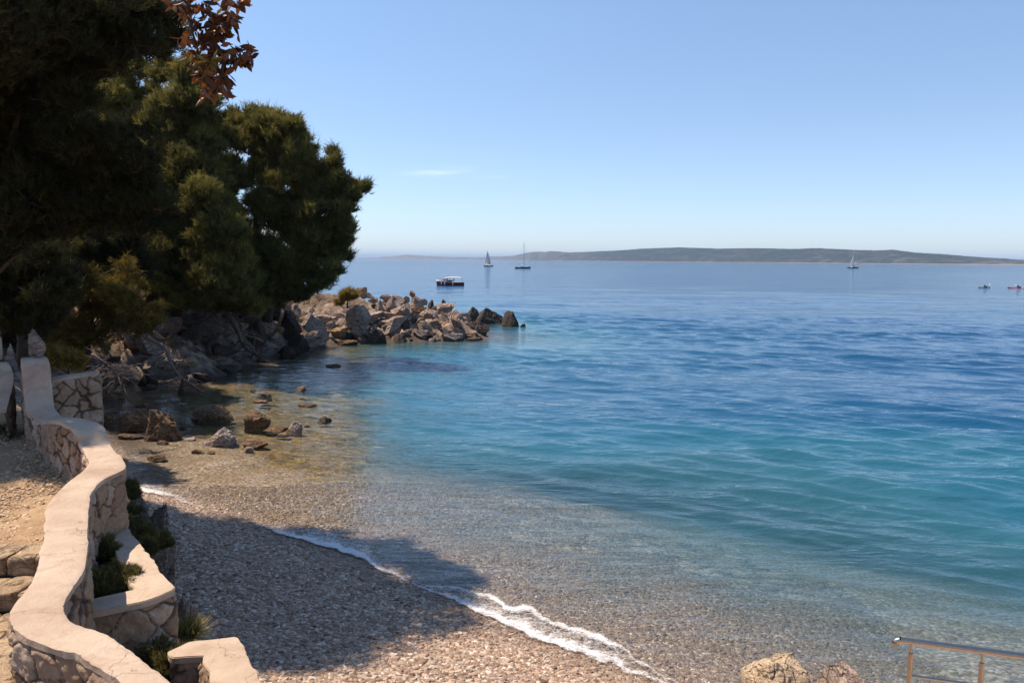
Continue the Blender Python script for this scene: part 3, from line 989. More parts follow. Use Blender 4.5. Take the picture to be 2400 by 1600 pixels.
# short stone retaining wall beyond the pillar
rw = empty("retaining_wall", tuple(PD(180, 940, 13.6)), "short stone retaining wall with thin concrete top, standing in shade behind the pillar", "wall")
DA, DB = 13.2, 13.9
front = [PD(112, 893, DA), PD(150, 884, DA + .15), (PD(190, 878, DA + .35)), PD(224, 873, DA + .5), PD(231, 871, DA + .65)]
back = [PD(112, 886, DA + .45), PD(150, 878, DA + .55), PD(190, 873, DA + .7), PD(226, 870, DA + .85), PD(232, 869.5, DA + .9)]
zt = 4.02
fr2 = catmull([(a[0], a[1], a[2]) for a in front], 6); bk2 = catmull([(a[0], a[1], a[2] ) for a in back], 6)
bk2[:, 2] = fr2[:, 2] - .015
cap_mesh("coping", bk2, fr2, M_CONC, rw, thick=.06, seed=9)
path = np.vstack([fr2[:, :2], bk2[::-1, :2]])
zt_ = np.concatenate([fr2[:, 2], bk2[::-1, 2]]) - .05
join_faces("masonry", [masonry_face(path, zt_, np.full(len(path), 1.4), 1, 131, stone=(.22, .26))], M_MASON, rw)

# second sweeping coping at the very edge, its post and rock
ww = empty("stair_wall", tuple(PD(-10, 930, 13.6)), "second short stone wall stepping up beside the stairs at the left edge, with grey concrete coping", "wall")
sL = [PD(-70, 960, 12.6), PD(-50, 930, 12.9), PD(-46, 910, 13.1), PD(-46, 880, 13.3), PD(-46, 870, 13.5), PD(-44, 853, 13.6), PD(-42, 850, 14.0)]
sR = [PD(14, 960, 12.6), PD(24, 925, 12.9), PD(30, 905, 13.1), PD(31, 878, 13.3), PD(30, 868, 13.5), PD(21, 852, 13.6), PD(19, 848, 14.0)]
sL, sR = catmull(sL, 5), catmull(sR, 5)
cap_mesh("coping", sL, sR, M_CONC, ww, seed=12)
mid = (sL + sR) / 2
join_faces("masonry", [masonry_face((mid + (s_ - mid) * .85)[:, :2], s_[:, 2] - .05, np.full(len(s_), 2.4), k, 140 + i) for i, (s_, k) in enumerate(((sL, -1), (sR, 1)))], M_MASON, ww)
ps = empty("stone_post", tuple(PD(-8, 845, 14.2)), "white rounded post cut off by the left edge, standing on the stair wall", "post")
b = MB()
q = PD(-9, 842, 14.2)
hh = [(0, .10), (.05, .11), (.38, .095), (.42, .07), (.46, .085), (.53, .08), (.58, .04), (.60, .005)]
b.tube([(q[0], q[1], q[2] + z) for z, _ in hh], [r for _, r in hh], 14)
b.build("shaft", M_CONC, ps)

# ------------------------------------------------------------------ terrace path, steps
pathp = [P(*p, 3.05) for p in ((70, 1345), (118, 1240), (150, 1140), (190, 1108), (130, 1040))] 
tz_ = 3.05
px_, py_ = np.meshgrid(np.arange(-13, -3.8, .06), np.arange(7.72, 15.2, .06))
fxp, fyp = px_.ravel(), py_.ravel()
pz_ = tz_ + .02 * fbm(np.stack([fxp, fyp, 0 * fxp], 1) * 1.5, 3, 2) + .008 * fbm(np.stack([fxp, fyp, 0 * fxp], 1) * 12, 2, 3)
# keep the sheet on the landward side of the wall
cen = (LL + RR) / 2
order = np.argsort(cen[:, 1])
wallx = np.interp(fyp, cen[order, 1], cen[order, 0])
ii = np.arange(len(fxp)).reshape(px_.shape)
quads = np.stack([ii[:-1, :-1], ii[:-1, 1:], ii[1:, 1:], ii[1:, :-1]], -1).reshape(-1, 4)
ok = (fxp < wallx)[quads].all(1)
Ng = NT("path_earth")
pp_ = Ng.n("NewGeometry").outputs["Position"]
cg = ramp(Ng, noise(Ng, pp_, 3, 8, .7), [(.3, (.26, .17, .095)), (.55, (.40, .275, .165)), (.75, (.50, .37, .24))])
Ng.surf(Ng.n("BsdfPrincipled", {"Base Color": cg, "Roughness": .95, "Specular IOR Level": .1, "Normal": Ng.n("Bump", {"Height": noise(Ng, pp_, 30, 5, .7), "Distance": .03, "Strength": .8}).outputs[0]}).outputs[0])
pa = mesh_np("path", np.column_stack([fxp, fyp, pz_]), quads[ok], Ng.m)
tag(pa, kind="structure")

st = empty("stone_steps", tuple(P(20, 1400, 2.7)), "rough golden stone steps going down beside the winding wall at the left edge", "steps")


def rough_block(c, s, seed, amp=.03, cuts=12, rz=0):
    bm = bmesh.new()
    bmesh.ops.create_cube(bm, size=1)
    bmesh.ops.subdivide_edges(bm, edges=bm.edges, cuts=cuts, use_grid_fill=True)
    bm.verts.index_update()
    v = np.array([x.co[:] for x in bm.verts])
    f = np.array([[x.index for x in fa_.verts] for fa_ in bm.faces])
    bm.free()
    L2 = np.abs(v * 2) ** 9
    v = v / (L2.sum(1) ** (1 / 9.))[:, None] * (np.abs(v).max(1) * 2)[:, None] * 1.0
    v = v * np.array(s)
    v += (amp * fbm(v * 4 + seed * 3.1, 4, seed))[:, None] * (v / (np.linalg.norm(v, axis=1, keepdims=True) + 1e-6))
    R = np.array(Matrix.Rotation(rz, 3, 'Z'))
    return v @ R.T + np.array(c), f


def blocks(name, lst, mat, parent):
    V, Fq, o = [], [], 0
    for v, f in lst:
        V.append(v); Fq.append(f + o); o += len(v)
    return mesh_np(name, np.concatenate(V), np.concatenate(Fq), mat, parent, sharp=math.radians(60))


def step_row(x0, x1, y, ztop, dep, hgt, seed):
    r_ = random.Random(seed); x = x1; out = []
    while x > x0:
        wdt = r_.uniform(.24, .42)
        out.append(rough_block((x - wdt / 2, y + r_.uniform(-.02, .02), ztop - hgt / 2 + r_.uniform(-.012, .012)), (wdt * 1.0, dep, hgt), seed + int(x * 10), .022))
        x -= wdt * .985
    return out


blocks("step", step_row(-7.5, -4.38, 7.78, 3.09, .42, .20, 1), M_STEP, st)
blocks("step", step_row(-7.5, -4.18, 7.38, 2.89, .42, .20, 2), M_STEP, st)
blocks("landing", [b_ for yy, xe in ((6.98, -3.98), (6.57, -3.78), (6.16, -3.58), (5.75, -3.42), (5.34, -3.28)) for b_ in step_row(-7.2, xe, yy, 2.69 + .004 * yy, .42, .2, int(yy * 10))], M_STEP, st)

# ------------------------------------------------------------------ rocks
def ico(sub):
    bm = bmesh.new()
    bmesh.ops.create_icosphere(bm, subdivisions=sub, radius=1)
    bm.verts.index_update()
    v = np.array([x.co[:] for x in bm.verts]); f = np.array([[x.index for x in fa_.verts] for fa_ in bm.faces])
    bm.free()
    return v, f


ICO5, ICO4 = ico(6), ico(5)


def rock_shape(seed, planes=16, rough=.10, sub=4, strata=.05, lo=.36, hi=.74):
    v, f = ICO5 if sub == 5 else ICO4
    r_ = np.random.default_rng(seed)
    v = v.copy()
    nrm0 = v.copy()
    for _ in range(planes):
        n = r_.normal(size=3); n /= np.linalg.norm(n)
        d = r_.uniform(lo, hi)
        s = v @ n
        v -= np.maximum(s - d, 0)[:, None] * n[None] * .96
    a = r_.normal(size=3) * np.array([1, 1, .6]); a /= np.linalg.norm(a)
    w_ = fbm(v * 1.2 + seed, 3, seed)
    lay = (v @ a) * 7 + w_ * 1.2
    tri = np.abs((lay % 1) - .5) * 2
    v = v + nrm0 * (rough * fbm(v * 1.7 + seed * 1.3, 4, seed + 1) * .55 + rough * .5 * np.abs(fbm(v * 4.5 + seed, 3, seed + 2)) - strata * smooth(.75, 1., tri))[:, None]
    lo_, hi_ = v.min(0), v.max(0)
    v = (v - (lo_ + hi_) / 2) / ((hi_ - lo_) / 2)
    return v, f


def rock(name, c, half, mat, label, cat="rock", group=None, seed=0, rz=0, rot=(0, 0), taper=0.0, skew=0.0, **kw):
    v, f = rock_shape(seed, **kw)
    v = v * np.array(half)
    if taper:
        t = (v[:, 2:3] / half[2] + 1) / 2
        v[:, :2] *= (1 - taper * np.clip(t, 0, 1))
    if skew:
        v[:, 0] += skew * v[:, 2]
    R = np.array(Matrix.Rotation(rz, 3, 'Z') @ Matrix.Rotation(rot[0], 3, 'X') @ Matrix.Rotation(rot[1], 3, 'Y'))
    v = v @ R.T
    o = mesh_np(name, v, f, mat, None, sharp=math.radians(32))
    o.location = tuple(c)
    return tag(o, label, cat, group)


def rock_px(cx, by, w_, h_, mat, label, D=None, name="boulder", group=None, seed=0, sink=None, dep=.8, **kw):
    if sink is None: sink = .9 if D is None else .35
    """a rock whose silhouette in the picture is w_ x h_ pixels standing on the row BY"""
    q = P(cx, by, -.02) if D is None else PD(cx, by, D)
    D = q[1]
    hw = w_ / F * D / 2
    hh = h_ / F * D
    zc = q[2] + hh * (1 - sink) / 2 - hh * sink / 2
    half = (hw * 1.04, hw * dep, hh * (1 + sink) / 2 * 1.03)
    return rock(name, (q[0], q[1] + hw * dep * .7, q[2] + hh - half[2]), half, mat, label, group=group, seed=seed, **kw)


# in the shallow corner near the wall
rock_px(252, 1003, 62, 36, M_ROCKB, "small brown rock wedged against the wall end, leftmost of the rocks in the shallow corner", seed=1)
rock_px(302, 1012, 86, 52, M_ROCKB, "rounded tan-brown rock beside the largest dark rock in the shallow corner", seed=2)
rock_px(368, 1034, 112, 74, M_ROCKB, "largest rock in the shallow corner, dark brown with ridged top and wet foot", seed=3, planes=22, strata=.09, taper=.25)
rock_px(486, 986, 108, 32, M_ROCKB, "long low flat rock with raised left end, barely above the amber shallows", seed=4, taper=.3)
rock_px(601, 1003, 66, 38, M_ROCKB, "rounded brown pitted rock alone in the amber shallows", seed=5, rough=.16)
rock_px(686, 1012, 44, 27, M_ROCKW, "small pale rock farthest from the wall in the amber shallows", seed=6, taper=.2)
rock_px(508, 1044, 82, 40, M_ROCKW, "pale grey rock with two peaks rising from the amber shallows", seed=7, rough=.2, planes=10)
rock_px(592, 1048, 62, 14, M_ROCKB, "flat brown rock just breaking the surface beside the two-peaked pale rock", seed=8)
rock_px(252, 938, 58, 32, M_ROCKB, "brown rock at the water's edge close beside the retaining wall end", seed=9)
rock_px(362, 1082, 50, 16, M_ROCKB, "dark wet rock just under the surface below the largest dark rock", seed=10)
rock_px(640, 1010, 60, 9, M_ROCKB, "thin slab awash between the pitted brown rock and the small pale rock", seed=11)
rock_px(300, 1030, 58, 12, M_ROCKO, "low ochre rock awash at the foot of the tan-brown rock", seed=12)

rk = random.Random(41)
for k in range(34):
    x, y = rk.uniform(250, 800), rk.uniform(905, 1120)
    if x < 560 and y > 1085: continue
    if rk.random() < .35: x, y = rk.uniform(245, 470), rk.uniform(900, 1050)
    w_ = rk.uniform(16, 46)
    rock_px(x, y, w_, w_ * rk.uniform(.10, .34), (M_ROCKB, M_ROCKB, M_ROCKW, M_ROCKO)[k % 4], "small low brown rock half drowned in the amber cove shallows", name="stone", group="small half drowned rocks in the cove", seed=700 + k, taper=.3)
# the far dark skerry off the point
rock_px(1108, 751, 38, 32, M_ROCKD, "dark pointed rock nearest the point in the far skerry", D=72, seed=20, taper=.4)
rock_px(1141, 760, 92, 37, M_ROCKD, "long dark sloping middle rock of the far skerry", seed=21, taper=.25, rot=(0, .12))
rock_px(1196, 766, 52, 38, M_ROCKD, "dark hump at the seaward end of the far skerry", seed=22, taper=.3)
rock_px(1225, 767, 14, 8, M_ROCKD, "tiny dark tip of rock at the very end of the far skerry", seed=23)
# the point
rock_px(1120, 791, 54, 40, M_ROCKD, "blunt dark brown nose of rock at the tip of the main headland", seed=24, rough=.14, strata=.08)
rock_px(1048, 789, 104, 62, M_ROCK, "huge layered rock mass at the water's edge near the tip of the headland", seed=25, planes=24, strata=.10, sub=5)
rock_px(984, 783, 70, 56, M_ROCK, "ribbed pale rock mass behind the narrow upright slab", seed=26, strata=.12, sub=5)
rock_px(936, 762, 62, 46, M_ROCK, "layered pale rock with drooping folds above the headland waterline", D=62, seed=27, strata=.12)
rock_px(951, 796, 29, 50, M_ROCKD, "narrow dark upright slab standing in the water in front of the headland", seed=28, taper=.45, dep=.6)
rock_px(974, 731, 58, 41, M_ROCK, "big smooth triangular boulder on top of the headland", D=63.5, seed=29, taper=.72, planes=7, strata=.0, rough=.04)
rock_px(966, 695, 15, 14, M_ROCKO, "small rusty brown stone perched on the tip of the triangular boulder", D=63.6, name="stone", seed=30)
rock_px(1041, 731, 30, 30, M_ROCKD, "dark shiny upright boulder at the seaward side of the triangular boulder", D=66, seed=31, taper=.3)
rock_px(1009, 724, 19, 22, M_ROCKD, "small dark pointed boulder between the triangular boulder and the dark upright one", D=66, seed=32, taper=.4)
rock_px(1019, 729, 24, 12, M_ROCKD, "low dark boulder under the small dark pointed one", D=65.2, seed=33)
rock_px(915, 727, 34, 30, M_ROCK, "tilted pale wedge left of the triangular boulder", D=63, seed=34, taper=.6, planes=9, strata=.02)
rock_px(945, 714, 26, 21, M_ROCK, "leaning pale slab with sunlit edge behind the tilted wedge", D=65, seed=35, skew=.5)
rock_px(888, 735, 28, 32, M_ROCK, "greyish wedge of rock midway along the headland crest", D=62, seed=36, taper=.45)
rock_px(834, 757, 60, 44, M_ROCKW, "tall grey cliff-like boulder under the end of the pines", D=58.5, seed=37, planes=9, strata=.03, sub=5)
rock_px(847, 693, 28, 21, M_ROCK, "pale pinkish block at the landward end of the headland crest", D=64, seed=38)
rock_px(787, 794, 56, 28, M_ROCKO, "low ochre orange rock patch at the waterline", D=57.2, seed=39)
rock_px(832, 783, 52, 26, M_ROCK, "flat pale slab just above the two front boulders", D=58.5, seed=40)
rock_px(864, 756, 40, 27, M_ROCK, "pale slanting slab below the grey wedge on the headland", D=60, seed=41, skew=.5)
rock_px(848, 801, 32, 33, M_ROCK, "pale half of the pair of boulders in front of the headland", seed=42, taper=.2)
rock_px(879, 806, 54, 34, M_ROCKD, "dark wet half of the pair of boulders in front of the headland", seed=43, taper=.25)
rock_px(918, 790, 42, 30, M_ROCK, "brown-footed pale rock between the boulder pair and the upright slab", seed=44)
rock_px(900, 775, 40, 26, M_ROCK, "stepped pale rock behind the boulder pair", D=60, seed=45)
rock_px(1000, 745, 50, 22, M_ROCK, "rounded pale ridge below the triangular boulder", D=62.5, seed=46, strata=.1)
rock_px(1085, 748, 40, 16, M_ROCK, "low warm-toned rock on the neck toward the dark nose", D=65, seed=47)
for k, (x, y, w_, h_) in enumerate(((864, 696, 26, 11), (902, 699, 32, 9), (926, 701, 22, 10), (873, 708, 28, 11), (908, 712, 30, 11), (930, 716, 24, 9), (990, 712, 26, 12), (955, 722, 28, 11))):
    rock_px(x, y, w_, h_, M_ROCK if k % 3 else M_ROCKW, "jagged stone in the broken row along the headland crest", D=66 - (k > 5) * 1.2, name="stone", group="jagged stones along the headland crest", seed=50 + k, taper=.1 + .2 * rnd.random(), skew=rnd.uniform(-.3, .3), lo=.3, hi=.65)
# rocky slope under the pines
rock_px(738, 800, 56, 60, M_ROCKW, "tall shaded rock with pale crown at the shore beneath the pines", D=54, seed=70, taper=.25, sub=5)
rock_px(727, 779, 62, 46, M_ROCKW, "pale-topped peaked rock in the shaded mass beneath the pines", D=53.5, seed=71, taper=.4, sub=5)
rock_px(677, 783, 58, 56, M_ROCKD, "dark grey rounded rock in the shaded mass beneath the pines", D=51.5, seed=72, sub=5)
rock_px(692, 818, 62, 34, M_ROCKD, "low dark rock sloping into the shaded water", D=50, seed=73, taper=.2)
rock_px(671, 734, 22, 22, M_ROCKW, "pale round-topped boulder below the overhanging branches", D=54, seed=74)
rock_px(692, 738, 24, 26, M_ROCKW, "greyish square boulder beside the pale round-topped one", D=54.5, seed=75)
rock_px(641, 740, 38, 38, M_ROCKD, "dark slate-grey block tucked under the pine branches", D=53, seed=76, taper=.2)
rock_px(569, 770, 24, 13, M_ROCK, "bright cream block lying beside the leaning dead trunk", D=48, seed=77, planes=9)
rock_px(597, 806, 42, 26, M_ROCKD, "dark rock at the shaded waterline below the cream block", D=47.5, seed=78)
rock_px(496, 790, 92, 54, M_ROCK, "large sunlit sloping slab on the bank under the pines", D=45.5, seed=79, rot=(.35, .35), planes=12, sub=5)
rock_px(430, 738, 40, 16, M_ROCK, "pale ledge glimpsed behind dark branches high on the bank", D=47, seed=80)
rock_px(472, 735, 44, 22, M_ROCK, "second pale ledge with dark branch shadows high on the bank", D=48, seed=81)
rock_px(414, 830, 60, 34, M_ROCK, "striped pale slab behind the bare grey branches", D=41.5, seed=82, strata=.14, rot=(.2, .3))
rock_px(520, 828, 64, 22, M_ROCKD, "dark flat rock at the foot of the sloping slab", D=42.5, seed=83)
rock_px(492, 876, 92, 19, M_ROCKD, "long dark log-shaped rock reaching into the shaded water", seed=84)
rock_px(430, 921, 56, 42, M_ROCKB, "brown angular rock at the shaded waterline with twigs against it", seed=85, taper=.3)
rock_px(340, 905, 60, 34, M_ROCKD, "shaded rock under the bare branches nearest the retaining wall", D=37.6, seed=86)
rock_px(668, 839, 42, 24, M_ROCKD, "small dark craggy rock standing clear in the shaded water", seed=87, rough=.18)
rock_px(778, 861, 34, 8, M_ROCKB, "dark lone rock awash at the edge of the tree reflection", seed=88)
rock_px(620, 775, 44, 30, M_ROCK, "warm tumbled block in the sunlit scree under the pines", D=50.5, seed=89)
rock_px(640, 796, 30, 18, M_ROCK, "small warm stone low in the sunlit scree", D=50, seed=90, name="stone")
# heaped boulders filling the bank and the back of the point
protos = []
for k in range(6):
    v, f = rock_shape(200 + k, planes=11 + k, lo=.25, hi=.62, rough=.07, strata=.08)
    me_o = mesh_np("boulder", v, f, (M_ROCK, M_ROCKW, M_ROCK, M_ROCKD, M_ROCK, M_ROCKO)[k], None, sharp=math.radians(32))
    protos.append(me_o)
cnt = 0
tries = 0
r_ = random.Random(3)
first = [True] * 6
while cnt < 270 and tries < 4000:
    tries += 1
    u = r_.random()
    if u < .62:
        x, y = r_.uniform(-14, -2.4), r_.uniform(56.0, 67)
    else:
        x, y = r_.uniform(-20.5, -13), r_.uniform(38.5, 58)
    d = float(shore_dist([x], [y])[0])
    if d < -.5 or d > 6.5: continue
    k = r_.randrange(6)
    s = (.22 + .62 * r_.random() ** 1.8) * (1 if d > .5 else .8)
    o = protos[k] if first[k] else protos[k].copy()
    if not first[k]: COL.objects.link(o)
    first[k] = False
    z = gz(x, y)
    o.location = (x, y, z + .15 * s)
    o.scale = (s * r_.uniform(1.0, 1.7), s * r_.uniform(.6, .95), s * r_.uniform(.38, .72))
    o.rotation_euler = (r_.gauss(.3, .25), r_.gauss(-.35, .25), r_.gauss(.5, .5) + (math.pi if r_.random() < .5 else 0))
    tag(o, "limestone boulder in the tumbled heap covering the headland bank", "rock", "boulders heaped along the headland bank")
    cnt += 1

# rough outcrop below the planter, stones at the foot of the walls
rock_px(322, 1210, 60, 62, M_ROCKW, "rough rock at the beach end of the wall foot, beside the little wave", D=14.0, seed=301, rough=.2, sub=5, sink=1.0)
rock_px(366, 1235, 56, 56, M_ROCKW, "knobbly grey rock with a stony crust below the wall", D=13.2, seed=302, rough=.25, strata=.15, sub=5, sink=1.2)
rock_px(368, 1320, 66, 70, M_ROCKW, "upright weathered rock face under the shrub beside the upper planter", D=12.0, seed=303, rough=.18, sub=5, sink=1.2)
rock_px(396, 1400, 30, 90, M_ROCKW, "narrow pale rock edge showing past the planter corner", D=11.4, seed=304, rough=.16, sub=5, sink=.6)
rock_px(428, 1452, 56, 54, M_ROCKW, "crumbling pale stone heap behind the spiky grass tuft", D=9.9, seed=305, rough=.26, strata=.12, sub=5, sink=1.2)
rock_px(470, 1590, 54, 56, M_ROCKW, "broken pale stone lying inside the lower planter", D=6.9, seed=306, rough=.2, sink=.5, name="stone")
# bottom right boulders
rock_px(1868, 1700, 270, 108, M_SAND, "pointed sandy boulder at the bottom edge near the handrail", D=8.2, seed=310, rough=.10, sub=5, sink=.8, taper=.55, dep=1.5)
rock_px(1990, 1690, 200, 98, M_ROCK, "rounder pinkish boulder close beside the pointed sandy one", D=8.5, seed=311, rough=.08, sub=5, sink=.8, taper=.5, dep=1.2)
rock_px(1218, 1280, 44, 5, M_ROCKW, "flat pale stone lying on the sea bed off the beach", D=17.75, seed=312, name="stone")
# the ornament on the pillar and a stone behind
rock_px(79, 840, 51, 72, M_ROCKW, "pitted pointed rock set upright as ornament on top of the wall pillar", D=13.15, name="ornamental_rock", seed=320, rough=.30, planes=8, taper=.62, sub=5, sink=.02, skew=-.22, dep=.7)
rock_px(20, 862, 30, 58, M_ROCKW, "rough whitish rock between the pillar and the white post", D=14.2, name="ornamental_rock", seed=321, rough=.2, taper=.4, sink=.3)

# ------------------------------------------------------------------ trees
def unit(v):
    return v / (np.linalg.norm(v, axis=-1, keepdims=True) + 1e-9)


def sprays(org, axis_, L, wdt, K, spread, rg, tint):
    """bundles of K needles along a short shoot; org,axis_ Nx3 -> triangles"""
    n = len(org)
    t = np.tile((np.arange(K) / K)[None], (n, 1)) + rg.uniform(0, .1, (n, K))
    rad = unit(rg.normal(size=(n, K, 3)))
    ax = axis_[:, None, :]
    d = unit(ax * (1 - spread) + rad * spread + np.array([0, 0, .12]))
    ll = L[:, None, None] if hasattr(L, '__len__') else L
    o = org[:, None, :] + ax * t[..., None] * ll * 1.1
    side = unit(np.cross(d, rg.normal(size=(n, K, 3))))
    ln = ll * rg.uniform(.7, 1.2, (n, K, 1))
    a = o - side * wdt * .5
    b_ = o + side * wdt * .5
    c = o + d * ln
    V = np.stack([a, b_, c], 2).reshape(-1, 3)
    Fq = np.arange(n * K * 3).reshape(-1, 3)
    T = np.repeat(np.clip(tint, 0, 1), K * 3)
    return V, Fq, T


DENS, NWS, NLS = 2.7, 1.1, .95


def tree(name, label, trunk, r0, clumps, mat, cat="tree", group=None, dens=34, nl=.12, nw=.014, K=11, seed=0, updir=.62, sub=20, flat=.74, limb=True, bark=None, tint0=.45, sprd=.55, tw=.02, back=True, limbp=.8):
    rg = np.random.default_rng(seed + 500)
    rr = random.Random(seed)
    base = trunk[0]
    root = empty(name, tuple(float(c) for c in base), label, cat, group)
    b = MB()
    tr = catmull(trunk, 5)
    n = len(tr)
    b.tube(tr, [r0 * (1 - .82 * i / (n - 1)) * (1.25 if i == 0 else 1) for i in range(n)], 8)
    ORG, AX, TI = [], [], []
    thick = []
    for (c, r) in clumps:
        thick.append((np.array(c), r, True))
        if back:
            c2 = np.array(c) * 1.0
            vd = c2 - CAM; vd = vd / np.linalg.norm(vd)
            c2 = c2 + vd * rr.uniform(.9, 1.5) * r + np.array([rr.uniform(-.35, .35), 0, rr.uniform(-.4, .15)]) * r
            thick.append((c2, r * .95, False))
    for (c, r, lim_) in thick:
        if limb and lim_ and rr.random() < limbp:
            hz_ = np.hypot(tr[:, 0] - c[0], tr[:, 1] - c[1])
            target = c[2] - .45 * hz_
            k = int(np.argmin(np.abs(tr[:, 2] - target) + (np.arange(n) < n * .2) * 1.5))
            s = tr[k]
            m1 = s + (c - s) * .35 + np.array([rr.uniform(-.2, .2), rr.uniform(-.2, .2), rr.uniform(-.15, .15)]) * r + np.array([0, 0, .10 * np.linalg.norm(c - s)])
            m2 = s + (c - s) * .7 + np.array([rr.uniform(-.3, .3), rr.uniform(-.3, .3), rr.uniform(-.25, .1)]) * r + np.array([0, 0, .08 * np.linalg.norm(c - s)])
            lr = min(r0 * .4, .012 + .028 * r + .004 * np.linalg.norm(c - s))
            b.tube(catmull([s, m1, m2, c], 3), list(np.linspace(lr, tw * .8, 10)), 5, cap=False)
        for q in range(sub):
            dv = unit(rg.normal(size=3) + np.array([0, 0, .15]))
            sc_ = c + dv * r * np.array([1, 1, flat]) * rg.uniform(.2, 1.0)
            sr = r * rg.uniform(.15, .42)
            b.tube([c, (c + sc_) / 2 + rg.normal(size=3) * .1 * r, sc_], [tw, tw * .75, tw * .4], 4, cap=False)
            m = max(6, int(dens * DENS * 4 * math.pi * sr * sr * .8))
            v = unit(rg.normal(size=(m, 3)) + np.array([0, 0, .25]))
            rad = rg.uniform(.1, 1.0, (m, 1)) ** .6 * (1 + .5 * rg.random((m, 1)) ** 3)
            pts = sc_ + v * sr * rad * np.array([1.15, 1.15, .8])
            up_ = unit(v * (1 - updir) + np.array([0, 0, updir]) + dv * .25)
            ORG.append(pts); AX.append(up_)
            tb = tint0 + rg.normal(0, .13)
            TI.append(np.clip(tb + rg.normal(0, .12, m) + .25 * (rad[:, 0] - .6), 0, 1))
    b.build("trunk", bark or M_BARK, root, sharp=None)
    O, A_, T_ = np.concatenate(ORG), np.concatenate(AX), np.concatenate(TI)
    LL_ = nl * NLS * rg.uniform(.75, 1.25, len(O)) * np.where(rg.random(len(O)) < .10, 1.9, 1.0)
    V, Fq, TT = sprays(O, A_, LL_, nw * NWS, K, sprd, rg, T_)
    mesh_np("crown", V, Fq, mat, root, smooth_=False, attrs={"tint": TT})
    return root


def cl(lst, D0, jit, seed):
    """clumps seen at (px, py) with a pixel radius at about distance D0"""
    rr = random.Random(seed)
    out = []
    for it in lst:
        D = it[3] if len(it) > 3 else D0 + rr.uniform(-jit, jit)
        out.append((PD(it[0], it[1], D), it[2] / F * D))
    return out


# big near pine whose trunk stands beyond the left edge; its crown shades the beach
big = cl([(40, 40, 85), (150, 20, 85), (260, 30, 75), (345, 30, 60), (395, 45, 42), (410, 95, 30), (380, 110, 40), (110, 120, 80), (230, 105, 70), (310, 110, 55), (30, 150, 90), (150, 190, 60), (60, 250, 80), (170, 250, 55),
          (-70, 60, 110), (-60, 200, 110), (-150, 120, 120), (-160, 280, 110), (-60, 330, 90), (230, -60, 70), (120, -80, 90), (280, -40, 60), (0, -90, 100), (-240, 60, 130), (-230, 220, 120), (200, 165, 40), (255, 160, 30)], 17.2, 1.6, 1)
rr = random.Random(17)
for _ in range(16):
    big.append((np.array([rr.uniform(-14.5, -9.9), rr.uniform(12.0, 17), rr.uniform(9.0, 12.4)]), rr.uniform(.8, 1.3)))
for q_ in ((-10.6, 15.4, 10), (-9.0, 12.7, 10), (-8.5, 12.9, 9.8), (-8.3, 13.9, 10), (-9.6, 14, 10), (-9.8, 13.2, 11), (-9, 13.6, 9.3), (-8.0, 14.6, 10.6), (-8.5, 15.2, 10.2), (-11.5, 14, 10), (-10.8, 12.8, 10), (-12.2, 15, 10.5), (-11.3, 16.3, 10.5), (-9.4, 16.2, 11), (-10.2, 14.6, 9)):
    big.append((np.array(q_), 1.1))
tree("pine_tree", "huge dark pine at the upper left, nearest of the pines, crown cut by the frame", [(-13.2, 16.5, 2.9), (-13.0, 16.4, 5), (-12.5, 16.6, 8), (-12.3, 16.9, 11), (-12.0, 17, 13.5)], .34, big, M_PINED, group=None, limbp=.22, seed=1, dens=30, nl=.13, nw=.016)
lowp = cl([(10, 400, 80), (100, 370, 80), (190, 345, 65), (255, 330, 45), (170, 440, 80), (270, 430, 65), (335, 455, 48), (60, 470, 85), (240, 510, 65), (325, 520, 48), (140, 530, 75), (0, 530, 75), (372, 490, 32), (330, 395, 35),
           (-80, 430, 100), (-90, 550, 90), (70, 330, 60), (300, 480, 50), (210, 400, 60)], 16.6, 1.0, 2)
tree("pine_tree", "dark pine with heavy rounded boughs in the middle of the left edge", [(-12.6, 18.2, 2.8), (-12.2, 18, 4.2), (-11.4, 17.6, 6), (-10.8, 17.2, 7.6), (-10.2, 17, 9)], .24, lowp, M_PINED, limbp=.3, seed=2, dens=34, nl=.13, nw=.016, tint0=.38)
behind = cl([(276, 172, 26), (298, 215, 36), (305, 262, 34), (325, 318, 36), (338, 350, 30), (270, 300, 45), (262, 230, 40), (232, 270, 50), (220, 210, 40), (190, 300, 50), (345, 250, 22), (360, 215, 18), (335, 165, 24), (372, 180, 22), (300, 150, 26), (385, 150, 18)], 46, 1.6, 3)
tree("pine_tree", "slender pine with sunlit golden side boughs between the huge pine and the tall conical one", [(-24.0, 47, 4.2), (-23.6, 46.6, 7), (-23.0, 46.3, 11), (-22.5, 46.1, 15), (-22.2, 46, 16.5)], .3, behind, M_PINE, seed=3, nl=.22, nw=.032, dens=17, tint0=.66)
con = cl([(448, 150, 22), (440, 185, 36), (475, 200, 32), (435, 235, 46), (478, 250, 40), (415, 285, 45), (470, 300, 46), (500, 235, 18), (505, 280, 16), (392, 330, 50), (445, 345, 50), (490, 345, 38), (380, 245, 28), (365, 290, 34), (430, 395, 55), (490, 395, 40), (508, 340, 14), (465, 160, 24), (435, 450, 40), (455, 500, 40), (440, 560, 38), (470, 610, 36), (430, 630, 36), (480, 540, 40)], 44, 1.4, 4)
tree("pine_tree", "tall dark conical pine rising behind the hanging russet leaves", [(-18.4, 45.5, 3.6), (-18.2, 45, 7), (-17.9, 44.6, 12), (-17.5, 44.2, 16.6)], .24, con, M_PINE, seed=4, nl=.2, nw=.028, dens=16, tint0=.5)
